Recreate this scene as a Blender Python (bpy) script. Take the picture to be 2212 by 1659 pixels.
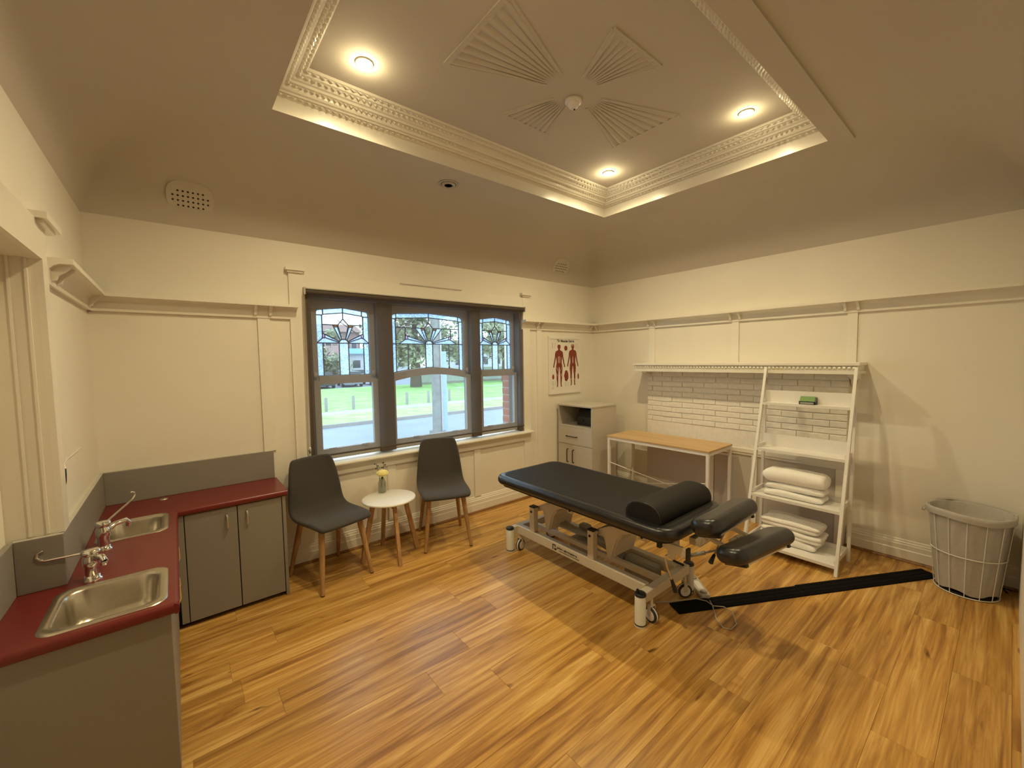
import bpy, bmesh, math, random
from mathutils import Vector, Matrix, noise
random.seed(7)
PI = math.pi
for o in list(bpy.data.objects): bpy.data.objects.remove(o)
S = bpy.context.scene
COL = S.collection
# ------------------------------------------------------------------ camera, world, exposure
YAW, PIT, ROL, FPX = math.radians(50.6804), math.radians(-3.4938), math.radians(-.9289), 886.31
fw = Vector((math.cos(YAW)*math.cos(PIT), math.sin(YAW)*math.cos(PIT), math.sin(PIT)))
r0 = Vector((math.sin(YAW), -math.cos(YAW), 0)); u0 = r0.cross(fw)
rt = math.cos(ROL)*r0 + math.sin(ROL)*u0; up = -math.sin(ROL)*r0 + math.cos(ROL)*u0
cd = bpy.data.cameras.new('camera'); cd.sensor_fit = 'HORIZONTAL'; cd.sensor_width = 36; cd.lens = FPX/2212*36
cd.clip_start = .02; cd.clip_end = 400
cam = bpy.data.objects.new('camera', cd); COL.objects.link(cam)
M = Matrix((rt, up, -fw)).transposed().to_4x4(); M.translation = (0, 0, 1.6); cam.matrix_world = M
S.camera = cam
vs = S.view_settings
vs.view_transform = 'Standard'; vs.look = 'None'; vs.gamma = 1; vs.use_curve_mapping = False
vs.exposure = 0.0
SKY = 5.2          # overcast daylight outside
LAMP = 81.0        # watts per ceiling downlight
W = bpy.data.worlds.new('world'); S.world = W; W.use_nodes = True
nt = W.node_tree; bg = nt.nodes['Background']
tc = nt.nodes.new('ShaderNodeTexCoord'); mp = nt.nodes.new('ShaderNodeMapping'); mp.inputs['Scale'].default_value = (1.5, 1.5, 4)
nz = nt.nodes.new('ShaderNodeTexNoise'); nz.inputs['Scale'].default_value = 1.6; nz.inputs['Detail'].default_value = 5
cr = nt.nodes.new('ShaderNodeValToRGB'); cr.color_ramp.elements[0].position = .35; cr.color_ramp.elements[1].position = .7
cr.color_ramp.elements[0].color = (.50, .74, .95, 1); cr.color_ramp.elements[1].color = (.80, .92, 1.0, 1)
nt.links.new(tc.outputs['Generated'], mp.inputs[0]); nt.links.new(mp.outputs[0], nz.inputs[0]); nt.links.new(nz.outputs[0], cr.inputs[0]); nt.links.new(cr.outputs[0], bg.inputs[0])
bg.inputs[1].default_value = SKY

# ------------------------------------------------------------------ room dimensions (m): camera at (0,0,1.6)
XL, XF, YW, YB = -.39, 4.277, 3.528, -.08      # left wall, fireplace wall, window wall, wall behind the camera
ZT = 2.511                                      # top of the walls, where the cove begins

# ------------------------------------------------------------------ materials
def mat(name, col, rough=.5, metal=0, var=.06, scale=12, bump=0, bscale=200, coat=0, spec=.5, sheen=0):
    m = bpy.data.materials.new(name); m.use_nodes = True; n = m.node_tree; b = n.nodes['Principled BSDF']
    b.inputs['Roughness'].default_value = rough; b.inputs['Metallic'].default_value = metal
    b.inputs['Specular IOR Level'].default_value = spec; b.inputs['Coat Weight'].default_value = coat
    b.inputs['Sheen Weight'].default_value = sheen
    t = n.nodes.new('ShaderNodeTexCoord'); z = n.nodes.new('ShaderNodeTexNoise'); z.inputs['Scale'].default_value = scale; z.inputs['Detail'].default_value = 4
    r = n.nodes.new('ShaderNodeValToRGB'); r.color_ramp.elements[0].position = .3; r.color_ramp.elements[1].position = .7
    r.color_ramp.elements[0].color = tuple(max(0, c*(1-var)) for c in col)+(1,); r.color_ramp.elements[1].color = tuple(min(1, c*(1+var)) for c in col)+(1,)
    n.links.new(t.outputs['Object'], z.inputs[0]); n.links.new(z.outputs[0], r.inputs[0]); n.links.new(r.outputs[0], b.inputs['Base Color'])
    if bump:
        z2 = n.nodes.new('ShaderNodeTexNoise'); z2.inputs['Scale'].default_value = bscale; z2.inputs['Detail'].default_value = 3
        bp = n.nodes.new('ShaderNodeBump'); bp.inputs['Strength'].default_value = bump; bp.inputs['Distance'].default_value = .002
        n.links.new(t.outputs['Object'], z2.inputs[0]); n.links.new(z2.outputs[0], bp.inputs['Height']); n.links.new(bp.outputs[0], b.inputs['Normal'])
    return m
def emis(name, col, st):
    m = bpy.data.materials.new(name); m.use_nodes = True; b = m.node_tree.nodes['Principled BSDF']
    b.inputs['Base Color'].default_value = (.9, .9, .9, 1); b.inputs['Emission Color'].default_value = col+(1,); b.inputs['Emission Strength'].default_value = st
    return m
def wood(name, dark, mid, light, axis=0, rough=.35, streak=1.0, stretch=22, knots=False, coat=0):
    m = bpy.data.materials.new(name); m.use_nodes = True; n = m.node_tree; b = n.nodes['Principled BSDF']
    b.inputs['Roughness'].default_value = rough; b.inputs['Coat Weight'].default_value = coat; b.inputs['Coat Roughness'].default_value = .2
    t = n.nodes.new('ShaderNodeTexCoord'); oi = n.nodes.new('ShaderNodeObjectInfo')
    ml = n.nodes.new('ShaderNodeMath'); ml.operation = 'MULTIPLY'; ml.inputs[1].default_value = 37
    cb = n.nodes.new('ShaderNodeCombineXYZ'); n.links.new(oi.outputs['Random'], ml.inputs[0])
    for i in range(3): n.links.new(ml.outputs[0], cb.inputs[i])
    ad = n.nodes.new('ShaderNodeVectorMath'); ad.operation = 'ADD'; n.links.new(t.outputs['Object'], ad.inputs[0]); n.links.new(cb.outputs[0], ad.inputs[1])
    mp = n.nodes.new('ShaderNodeMapping'); sc = [stretch]*3; sc[axis] = 1.1; mp.inputs['Scale'].default_value = sc; n.links.new(ad.outputs[0], mp.inputs[0])
    z = n.nodes.new('ShaderNodeTexNoise'); z.inputs['Scale'].default_value = 1.0; z.inputs['Detail'].default_value = 7; z.inputs['Roughness'].default_value = .62; z.inputs['Distortion'].default_value = .9
    n.links.new(mp.outputs[0], z.inputs[0])
    r = n.nodes.new('ShaderNodeValToRGB'); e = r.color_ramp.elements
    e[0].position = .34; e[0].color = dark+(1,); e[1].position = .66; e[1].color = light+(1,); q = e.new(.5); q.color = mid+(1,)
    n.links.new(z.outputs[0], r.inputs[0]); out = r.outputs[0]
    mp3 = n.nodes.new('ShaderNodeMapping'); s3 = [stretch*6.0]*3; s3[axis] = 2.2; mp3.inputs['Scale'].default_value = s3; n.links.new(ad.outputs[0], mp3.inputs[0])
    z3 = n.nodes.new('ShaderNodeTexNoise'); z3.inputs['Scale'].default_value = 1.0; z3.inputs['Detail'].default_value = 3; n.links.new(mp3.outputs[0], z3.inputs[0])
    r3 = n.nodes.new('ShaderNodeValToRGB'); r3.color_ramp.elements[0].position = .35; r3.color_ramp.elements[1].position = .62; r3.color_ramp.elements[0].color = (.80, .76, .70, 1); r3.color_ramp.elements[1].color = (1, 1, 1, 1)
    n.links.new(z3.outputs[0], r3.inputs[0]); m3 = n.nodes.new('ShaderNodeMix'); m3.data_type = 'RGBA'; m3.blend_type = 'MULTIPLY'; m3.inputs['Factor'].default_value = 1
    n.links.new(out, m3.inputs['A']); n.links.new(r3.outputs[0], m3.inputs['B']); out = m3.outputs['Result']
    # plank to plank tone
    hs = n.nodes.new('ShaderNodeHueSaturation'); mr = n.nodes.new('ShaderNodeMapRange'); mr.inputs['To Min'].default_value = .90; mr.inputs['To Max'].default_value = 1.07
    n.links.new(oi.outputs['Random'], mr.inputs[0]); n.links.new(mr.outputs[0], hs.inputs['Value']); n.links.new(out, hs.inputs['Color']); out = hs.outputs[0]
    if knots:
        mp2 = n.nodes.new('ShaderNodeMapping'); s2 = [13.0]*3; s2[axis] = 2.6; mp2.inputs['Scale'].default_value = s2; n.links.new(ad.outputs[0], mp2.inputs[0])
        v = n.nodes.new('ShaderNodeTexNoise'); v.inputs['Scale'].default_value = 1.0; v.inputs['Detail'].default_value = 2.5; v.inputs['Distortion'].default_value = .6; n.links.new(mp2.outputs[0], v.inputs[0])
        r2 = n.nodes.new('ShaderNodeValToRGB'); r2.color_ramp.elements[0].position = .235; r2.color_ramp.elements[1].position = .30
        r2.color_ramp.elements[0].color = (.25, .18, .12, 1); r2.color_ramp.elements[1].color = (1, 1, 1, 1); n.links.new(v.outputs[0], r2.inputs[0])
        mx = n.nodes.new('ShaderNodeMix'); mx.data_type = 'RGBA'; mx.blend_type = 'MULTIPLY'; mx.inputs['Factor'].default_value = 1
        n.links.new(out, mx.inputs['A']); n.links.new(r2.outputs[0], mx.inputs['B']); out = mx.outputs['Result']
    n.links.new(out, b.inputs['Base Color'])
    bp = n.nodes.new('ShaderNodeBump'); bp.inputs['Strength'].default_value = .08; bp.inputs['Distance'].default_value = .001
    n.links.new(z.outputs[0], bp.inputs['Height']); n.links.new(bp.outputs[0], b.inputs['Normal'])
    return m
def glassy(name, tint, haze=0.0, hazecol=(.8, .88, 1), gloss=.06, ns=0):
    # thin window glass: mostly see-through, a little mirror, optional frosted haze with an uneven pattern
    m = bpy.data.materials.new(name); m.use_nodes = True; n = m.node_tree; n.nodes.clear()
    o = n.nodes.new('ShaderNodeOutputMaterial'); tr = n.nodes.new('ShaderNodeBsdfTransparent'); tr.inputs[0].default_value = tint+(1,)
    gl = n.nodes.new('ShaderNodeBsdfGlossy'); gl.inputs['Roughness'].default_value = .05
    mx = n.nodes.new('ShaderNodeMixShader'); mx.inputs[0].default_value = gloss; n.links.new(tr.outputs[0], mx.inputs[1]); n.links.new(gl.outputs[0], mx.inputs[2]); cur = mx
    if haze:
        tl = n.nodes.new('ShaderNodeBsdfTranslucent'); tl.inputs[0].default_value = hazecol+(1,)
        m2 = n.nodes.new('ShaderNodeMixShader'); m2.inputs[0].default_value = haze
        if ns:
            t = n.nodes.new('ShaderNodeTexCoord'); z = n.nodes.new('ShaderNodeTexNoise'); z.inputs['Scale'].default_value = ns; z.inputs['Detail'].default_value = 2
            mr = n.nodes.new('ShaderNodeMapRange'); mr.inputs['From Min'].default_value = .35; mr.inputs['From Max'].default_value = .65; mr.inputs['To Min'].default_value = haze*.45; mr.inputs['To Max'].default_value = min(1, haze*1.3)
            n.links.new(t.outputs['Object'], z.inputs[0]); n.links.new(z.outputs[0], mr.inputs[0]); n.links.new(mr.outputs[0], m2.inputs[0])
        n.links.new(cur.outputs[0], m2.inputs[1]); n.links.new(tl.outputs[0], m2.inputs[2]); cur = m2
    n.links.new(cur.outputs[0], o.inputs[0]); return m
def screen(name, openness):
    m = bpy.data.materials.new(name); m.use_nodes = True; n = m.node_tree; n.nodes.clear()
    o = n.nodes.new('ShaderNodeOutputMaterial'); tr = n.nodes.new('ShaderNodeBsdfTransparent')
    df = n.nodes.new('ShaderNodeBsdfDiffuse'); df.inputs[0].default_value = (.12, .095, .075, 1)
    tl = n.nodes.new('ShaderNodeBsdfTranslucent'); tl.inputs[0].default_value = (.55, .52, .48, 1)
    a = n.nodes.new('ShaderNodeMixShader'); a.inputs[0].default_value = .24; n.links.new(df.outputs[0], a.inputs[1]); n.links.new(tl.outputs[0], a.inputs[2])
    b = n.nodes.new('ShaderNodeMixShader'); b.inputs[0].default_value = openness; n.links.new(a.outputs[0], b.inputs[1]); n.links.new(tr.outputs[0], b.inputs[2])
    n.links.new(b.outputs[0], o.inputs[0]); return m

m_wall = mat('wall_paint', (.80, .755, .66), .55, var=.02, scale=3, bump=.08, bscale=350)
m_ceil = mat('ceiling_paint', (.58, .53, .45), .8, var=.02, scale=2, bump=.06)
m_trim = mat('trim_gloss_paint', (.82, .78, .69), .28, var=.02, scale=4)
m_floor = wood('floor_laminate', (.31, .140, .028), (.56, .30, .070), (.76, .475, .155), 0, .30, stretch=17, knots=True)
m_sub = mat('floor_base', (.12, .06, .02), .8)
m_shoe = wood('shoe_wood', (.16, .07, .02), (.27, .12, .035), (.34, .17, .05), 0, .4)
m_brick = mat('painted_brick', (.80, .76, .68), .6, var=.05, scale=30, bump=.7, bscale=60)
m_red = mat('red_laminate', (.155, .016, .014), .32, var=.12, scale=300)
m_grey = mat('grey_laminate', (.25, .228, .198), .5, var=.04, scale=250)
m_greyl = mat('grey_edge', (.50, .47, .42), .5, var=.03)
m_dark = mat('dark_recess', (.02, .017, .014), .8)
m_steel = mat('brushed_steel', (.62, .58, .50), .28, metal=1, var=.05, scale=80)
m_chrome = mat('chrome', (.85, .83, .80), .08, metal=1, var=.01)
m_fab = mat('grey_chair_fabric', (.050, .043, .039), .9, var=.22, scale=420, bump=.4, bscale=500, sheen=.12)
m_beech = wood('beech_leg', (.36, .20, .09), (.46, .27, .12), (.55, .34, .17), 2, .4, stretch=30)
m_oaktop = wood('oak_top', (.56, .36, .16), (.68, .46, .22), (.76, .54, .29), 1, .45, stretch=28)
m_white = mat('white_lacquer', (.80, .77, .72), .35, var=.02)
m_cabw = mat('white_melamine', (.53, .49, .43), .45, var=.02)
m_black = mat('black_plastic', (.008, .008, .009), .45, var=.1)
m_vinyl = mat('black_vinyl', (.016, .016, .019), .30, var=.15, scale=20, bump=.12, bscale=260, coat=.15)
m_vmatte = mat('charcoal_cover', (.010, .0088, .0085), .62, var=.15, scale=150, bump=.2, bscale=500, spec=.3)
m_frame = mat('cream_powdercoat', (.62, .56, .45), .4, var=.03)
m_greyp = mat('grey_plastic', (.30, .28, .25), .5, var=.05)
m_tyre = mat('grey_tyre', (.035, .032, .03), .6)
m_towel = mat('white_terry', (.93, .90, .84), .95, var=.04, scale=90, bump=1.0, bscale=420, sheen=.3)
m_linen = mat('bin_liner_cloth', (.43, .40, .355), .9, var=.05, scale=60, bump=.3, bscale=300)
m_wire = mat('white_wire', (.75, .72, .66), .4)
m_rub = mat('black_rubber', (.004, .004, .004), .85, var=.2, scale=60, spec=.15)
m_jamb = mat('backlit_window_timber', (.10, .075, .05), .6, var=.1)  # dark brown carries the backlit shade of jambs and mullions
m_sash = mat('grey_sash_paint', (.42, .39, .35), .5, var=.04)
m_lead = mat('lead_came', (.05, .045, .045), .5, metal=.3)
m_gclear = glassy('clear_glass', (.93, .96, .97))
m_gblue = glassy('blue_textured_glass', (.80, .90, 1.0), .55, (.72, .84, 1.0), ns=90)
m_gham = glassy('hammered_glass', (.86, .94, .98), .6, (.74, .84, .88), ns=70)
m_gamb = glassy('amber_glass', (.62, .34, .10), .25, (.7, .4, .12))
m_gpink = glassy('pink_glass', (.92, .66, .90), .4, (.9, .65, .9))
m_screen = screen('sunscreen_mesh', .66)
m_blind = mat('blind_fabric_roll', (.075, .055, .04), .8)
m_blindt = mat('blind_cover', (.45, .42, .37), .5)
m_paper = mat('poster_paper', (.78, .75, .68), .6, var=.02)
m_ink = mat('black_ink', (.02, .015, .012), .7)
m_musc = mat('muscle_red', (.21, .035, .022), .7, var=.45, scale=70)
m_musc2 = mat('muscle_pale', (.50, .30, .24), .7, var=.3, scale=60)
m_inkg = mat('grey_print', (.45, .42, .36), .7)
m_yel = mat('yellow_petal', (.86, .74, .28), .7, var=.12, scale=60)
m_stem = mat('dark_stem', (.05, .06, .025), .7)
m_vase = glassy('vase_glass', (.86, .88, .84), .06, (.8, .8, .75), .12)
m_green = mat('green_card', (.16, .30, .085), .6, var=.08)
m_vent = mat('vent_plaster', (.60, .55, .47), .7, var=.02)
m_lamp = emis('lamp_face', (1.0, .80, .50), 60)
m_grass = mat('lawn_green', (.33, .60, .18), .9, var=.3, scale=1.2)
m_verge = mat('verge_green', (.42, .50, .22), .9, var=.3, scale=1.6)
m_road = mat('wet_asphalt', (.30, .34, .43), .6, var=.1, scale=.8)
m_path = mat('concrete_path', (.48, .58, .66), .7, var=.06, scale=.9)
m_kerb = mat('kerb_stone', (.36, .32, .29), .8, var=.1)
m_post = mat('timber_post', (.34, .31, .28), .8, var=.15)
m_pole = mat('weathered_pole', (.27, .26, .235), .8, var=.2, scale=6)
m_blue = mat('pale_blue_steel', (.40, .53, .75), .5, var=.05)
m_leaf = mat('leaf_olive', (.34, .37, .24), .8, var=.5, scale=1.5)
m_leaf2 = mat('leaf_autumn', (.48, .36, .34), .8, var=.4, scale=1.5)
m_bark = mat('bark', (.11, .085, .065), .9, var=.3)
m_fence = mat('pale_fence', (.50, .52, .50), .8, var=.08, scale=2)
m_house = mat('house_render', (.62, .63, .62), .8, var=.04)
m_roof = mat('roof_tile', (.27, .17, .15), .8, var=.15, scale=8)
m_roofb = mat('roof_blue', (.10, .30, .55), .6)
m_redbrick = mat('red_brick', (.40, .14, .085), .8, var=.25, scale=20)
m_mort = mat('mortar', (.55, .52, .47), .9)
m_carw = mat('car_white', (.7, .72, .75), .25); m_card = mat('car_dark', (.05, .06, .075), .25); m_carr = mat('car_red', (.25, .05, .05), .25); m_cars = mat('car_silver', (.35, .38, .42), .25)
m_carg = mat('car_glass', (.04, .05, .06), .1)

# ------------------------------------------------------------------ mesh helpers
class MB:
    def __init__(s): s.v = []; s.f = []; s.sm = []
    def add(s, vs_, fs, smooth=False):
        b = len(s.v); s.v += [tuple(v) for v in vs_]; s.f += [tuple(i+b for i in f) for f in fs]; s.sm += [smooth]*len(fs); return s
    def box(s, x0, x1, y0, y1, z0, z1):
        v = [(x0,y0,z0),(x1,y0,z0),(x1,y1,z0),(x0,y1,z0),(x0,y0,z1),(x1,y0,z1),(x1,y1,z1),(x0,y1,z1)]
        return s.add(v, [(0,3,2,1),(4,5,6,7),(0,1,5,4),(1,2,6,5),(2,3,7,6),(3,0,4,7)])
    def cbox(s, c, d): return s.box(c[0]-d[0]/2, c[0]+d[0]/2, c[1]-d[1]/2, c[1]+d[1]/2, c[2]-d[2]/2, c[2]+d[2]/2)
    def bar(s, a, b, w, h, upv=(0,0,1)):
        a, b = Vector(a), Vector(b); d = (b-a).normalized(); u = Vector(upv); sd = d.cross(u)
        if sd.length < 1e-4: sd = d.cross(Vector((1,0,0)))
        sd.normalize(); u = sd.cross(d).normalized(); v = []
        for p in (a, b):
            for i, j in ((-1,-1),(1,-1),(1,1),(-1,1)): v.append(p+sd*(i*w/2)+u*(j*h/2))
        return s.add(v, [(0,1,2,3),(7,6,5,4),(0,4,5,1),(1,5,6,2),(2,6,7,3),(3,7,4,0)])
    def tube(s, pts, r, n=10, cap=True, radii=None):
        pts = [Vector(p) for p in pts]; m = len(pts); rings = []
        t0 = (pts[1]-pts[0]).normalized(); ref = Vector((0,0,1)) if abs(t0.z) < .9 else Vector((1,0,0)); nrm = (ref-t0*ref.dot(t0)).normalized()
        for i in range(m):
            t = (pts[min(i+1,m-1)]-pts[max(i-1,0)]).normalized(); nrm = (nrm-t*nrm.dot(t)).normalized(); bn = t.cross(nrm); rr = radii[i] if radii else r
            rings.append([pts[i]+nrm*(rr*math.cos(2*PI*k/n))+bn*(rr*math.sin(2*PI*k/n)) for k in range(n)])
        v = [p for rg in rings for p in rg]; f = [(i*n+k, i*n+(k+1)%n, (i+1)*n+(k+1)%n, (i+1)*n+k) for i in range(m-1) for k in range(n)]
        s.add(v, f, True)
        if cap: s.add(rings[0], [tuple(range(n-1,-1,-1))]); s.add(rings[-1], [tuple(range(n))])
        return s
    def lathe(s, prof, c=(0,0,0), n=24, smooth=True, closed=False):
        v = []; m = len(prof)
        for r, z in prof:
            for k in range(n): a = 2*PI*k/n; v.append((c[0]+r*math.cos(a), c[1]+r*math.sin(a), c[2]+z))
        f = [(i*n+k, i*n+(k+1)%n, (i+1)*n+(k+1)%n, (i+1)*n+k) for i in range(m-1) for k in range(n)]
        s.add(v, f, smooth)
        if not closed:
            if prof[0][0] > 1e-4: s.add(v[:n], [tuple(range(n-1,-1,-1))])
            if prof[-1][0] > 1e-4: s.add(v[-n:], [tuple(range(n))])
        return s
    def prism(s, poly, fn, h0, h1, smooth=False):
        # poly 2-D, fn(a,b,h)->xyz
        n = len(poly); v = [fn(a,b,h0) for a,b in poly]+[fn(a,b,h1) for a,b in poly]
        return s.add(v, [tuple(range(n-1,-1,-1)), tuple(range(n,2*n))]+[(i,(i+1)%n,n+(i+1)%n,n+i) for i in range(n)], smooth)
    def loft(s, rings, smooth=False, cap0=False, cap1=False):
        n = len(rings[0]); v = [p for r in rings for p in r]
        f = [(i*n+k, i*n+(k+1)%n, (i+1)*n+(k+1)%n, (i+1)*n+k) for i in range(len(rings)-1) for k in range(n)]
        s.add(v, f, smooth)
        if cap0: s.add(rings[0], [tuple(range(n-1,-1,-1))], smooth)
        if cap1: s.add(rings[-1], [tuple(range(n))], smooth)
        return s
    def ball(s, c, r, n=8, m=6):
        rx, ry, rz = r if isinstance(r, (tuple, list)) else (r, r, r); rings = []
        for i in range(1, m):
            a = PI*i/m; rings.append([(c[0]+rx*math.sin(a)*math.cos(2*PI*k/n), c[1]+ry*math.sin(a)*math.sin(2*PI*k/n), c[2]-rz*math.cos(a)) for k in range(n)])
        v = [p for q in rings for p in q]+[(c[0],c[1],c[2]-rz),(c[0],c[1],c[2]+rz)]; b, t = len(v)-2, len(v)-1
        f = [(i*n+k, i*n+(k+1)%n, (i+1)*n+(k+1)%n, (i+1)*n+k) for i in range(m-2) for k in range(n)]
        f += [(b,(k+1)%n,k) for k in range(n)]+[(t,(m-2)*n+k,(m-2)*n+(k+1)%n) for k in range(n)]
        return s.add(v, f, True)
    def cushion(s, poly, z0, z1, r, k=4, cen=None):
        # padded slab with rolled edges; poly a convex-ish outline, counter-clockwise
        cx = sum(p[0] for p in poly)/len(poly); cy = sum(p[1] for p in poly)/len(poly)
        def inset(d):
            out = []; n = len(poly)
            for i in range(n):
                a, b, c = Vector(poly[i-1]), Vector(poly[i]), Vector(poly[(i+1)%n]); t = (c-a)
                nn = Vector((-t.y, t.x)).normalized(); out.append((b.x+nn.x*d, b.y+nn.y*d))
            return out
        rings = []
        for i in range(k+1): a = PI/2*i/k; q = inset(r*(1-math.sin(a))); rings.append([(x,y,z0+min(r,(z1-z0)/2)*(1-math.cos(a))) for x,y in q])
        for i in range(k+1): a = PI/2*i/k; q = inset(r*(1-math.cos(a))); rings.append([(x,y,z1-min(r,(z1-z0)/2)*(1-math.sin(a))) for x,y in q])
        return s.loft(rings, True, True, True)
    def xf(s, fn): s.v = [tuple(fn(Vector(v))) for v in s.v]; return s
    def mesh(s, name, m):
        me = bpy.data.meshes.new(name); me.from_pydata(s.v, [], s.f); me.materials.append(m)
        me.polygons.foreach_set('use_smooth', s.sm)
        bm = bmesh.new(); bm.from_mesh(me); bmesh.ops.recalc_face_normals(bm, faces=bm.faces); bm.to_mesh(me); bm.free()
        return me
def obj(name, mb, m, parent=None, local=False):
    me = mb.mesh(name, m) if isinstance(mb, MB) else mb
    o = bpy.data.objects.new(name, me); COL.objects.link(o)
    if parent is not None:
        o.parent = parent
        if not local and isinstance(mb, MB):
            off = Vector((0,0,0)); q = parent
            while q is not None: off += q.location; q = q.parent
            me.transform(Matrix.Translation(-off))
    return o
def center(o):
    # move a top-level mesh's origin to the centre of its base
    vs_ = [v.co for v in o.data.vertices]; c = Vector(((min(v.x for v in vs_)+max(v.x for v in vs_))/2, (min(v.y for v in vs_)+max(v.y for v in vs_))/2, min(v.z for v in vs_)))
    o.data.transform(Matrix.Translation(-c)); o.location = o.location+c; return o
def tag(o, label, cat, group=None, kind=None):
    o['label'] = label; o['category'] = cat
    if group: o['group'] = group
    if kind: o['kind'] = kind
    return o
def thing(name, label, cat, loc, rz=0, group=None, kind=None):
    o = bpy.data.objects.new(name, None); COL.objects.link(o); o.location = loc; o.rotation_euler = (0,0,rz); o.empty_display_size = .1
    return tag(o, label, cat, group, kind)
def struct(name, mb, m, label, cat='wall'):
    return tag(obj(name, mb, m), label, cat, kind='structure')
def bevel(o, w=.004, seg=2):
    b = o.modifiers.new('bevel', 'BEVEL'); b.width = w; b.segments = seg; b.limit_method = 'ANGLE'; return o
def rrect(x0, x1, y0, y1, r, n=6):
    rs = r if isinstance(r, (list, tuple)) else [r]*4; out = []
    for (cx, cy, a0), rr in zip(((x1,y0,-90),(x1,y1,0),(x0,y1,90),(x0,y0,180)), rs):
        sx = -1 if cx == x1 else 1; sy = -1 if cy == y1 else 1
        for i in range(n+1): a = math.radians(a0+90*i/n); out.append((cx+sx*rr+rr*math.cos(a), cy+sy*rr+rr*math.sin(a)))
    return out
def text(name, body, size, m, parent, fn, squash=1.0):
    cu = bpy.data.curves.new(name, 'FONT'); cu.body = body; cu.size = size; cu.offset = size*.03
    o = bpy.data.objects.new(name+'_tmp', cu); COL.objects.link(o)
    me = bpy.data.meshes.new_from_object(o.evaluated_get(bpy.context.evaluated_depsgraph_get())); bpy.data.objects.remove(o)
    for v in me.vertices: v.co = fn(v.co.x*squash, v.co.y)
    me.materials.clear(); me.materials.append(m); o = bpy.data.objects.new(name, me); COL.objects.link(o); o.parent = parent
    if parent: me.transform(Matrix.Translation(-parent.location))
    return o
def copy_tree(o, parent=None):
    c = o.copy(); COL.objects.link(c)
    if parent is not None: c.parent = parent
    for ch in list(o.children): copy_tree(ch, c)
    return c

# ================================================================== THE ROOM
# ---- floor: sub-base and one object per plank
fl = struct('floor', MB().box(XL-.13, XF, -2.3, YW, -.05, -.012), m_sub, 'honey brown timber look plank floor', 'floor')
PW, PL = .191, 1.21
pm = MB(); g = .0003; c = .0007
def ring(i, z): return [(i,i,z),(PL-i,i,z),(PL-i,PW-i,z),(i,PW-i,z)]
pm.loft([ring(g,-.012), ring(g,-c), ring(g+c,0)], False, True, True)
plank_me = pm.mesh('plank', m_floor)
known = {0: .917, 1: 1.185, 2: .31}
for k in range(-21, 10):
    y0 = 1.664+PW*k; off = known.get(k, random.uniform(0, PL))
    xs = off-PL*math.ceil((off-(XL-.13))/PL)
    xe = XF if y0+PW > YB+.02 else 1.25
    while xs < xe:
        a, b = max(xs, XL-.13), min(xs+PL, xe); y1 = min(y0+PW, YW)
        if b-a > .02 and y1-y0 > .01:
            o = bpy.data.objects.new('plank', plank_me); COL.objects.link(o); o.parent = fl
            o.location = (a, y0, 0); o.scale = ((b-a)/PL, (y1-y0)/PW, 1)
        xs += PL
# ---- walls
wb = MB(); WX0, WX1, WZ0, WZ1 = .80, 3.05, .765, 2.17
wb.box(XL-.2, WX0, YW, YW+.22, -.05, 3.3).box(WX1, XF+.2, YW, YW+.22, -.05, 3.3).box(WX0, WX1, YW, YW+.22, -.05, WZ0).box(WX0, WX1, YW, YW+.22, WZ1, 3.3)
struct('wall_back', wb, m_wall, 'cream painted wall around the triple leadlight window')
struct('wall_right', MB().box(XF, XF+.2, YB-.15, YW, -.05, 3.3), m_wall, 'cream painted wall behind the mantel shelf')
RY0, RY1, RD, RZ = .75, 2.37, -.525, 2.01       # recess in the left wall
wl = MB().box(XL-.25, XL, RY1, YW, -.05, 3.3).box(XL-.25, XL, -2.3, RY0, -.05, 3.3).box(XL-.25, XL, RY0, RY1, RZ, 3.3).box(XL-.25, RD, RY0, RY1, -.05, RZ)
struct('wall_left', wl, m_wall, 'cream painted wall with a shallow recess above the near sink')
DX1 = 1.15                                       # doorway the camera stands in
wf = MB().box(DX1, XF, YB-.13, YB, -.05, 3.3).box(XL, DX1, YB-.13, YB, 2.2, 3.3)
struct('wall_front', wf, m_wall, 'cream painted wall with a doorway beside the laundry bin')
hw = MB().box(XL, DX1+.2, -2.4, -2.3, -.05, 2.7).box(DX1+.1, DX1+.2, -2.3, YB-.13, -.05, 2.7).box(XL, DX1+.2, -2.3, YB-.13, 2.6, 2.7)
struct('wall_hallway', hw, m_wall, 'plain hallway walls and ceiling outside the doorway')
# ---- ceiling: cove, flat border, deep coffer
def rect(d, z, x0=XL, x1=XF, y0=YB, y1=YW): return [(x0+d,y0+d,z),(x1-d,y0+d,z),(x1-d,y1-d,z),(x0+d,y1-d,z)]
CX0, CX1, CY0, CY1 = .487, 3.40, .82, 2.65
cp = []
for i in range(11):
    t = i/10; b0, b1, b2 = (1-t)**2, 2*t*(1-t), t*t; cp.append((b1*.11+b2*.56, b0*ZT+b1*2.97+b2*3.0))
def cove_at(z):
    for (d0,z0),(d1,z1) in zip(cp, cp[1:]):
        if z0 <= z <= z1: return d0+(d1-d0)*(z-z0)/(z1-z0), (d1-d0, z1-z0)
ce = MB(); ce.loft([rect(d, z) for d, z in cp], True)
ce.loft([rect(cp[-1][0], 3.0), [(CX0,CY0,3.0),(CX1,CY0,3.0),(CX1,CY1,3.0),(CX0,CY1,3.0)]])
ce.loft([rect(-.02, 3.32), [(x,y,3.32) for x,y in ((1.9,1.7),(1.95,1.7),(1.95,1.75),(1.9,1.75))]], False, False, True)   # closes the roof void
struct('ceiling', ce, m_ceil, 'cream plaster ceiling curving down to the walls in a cove', 'ceiling')
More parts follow.
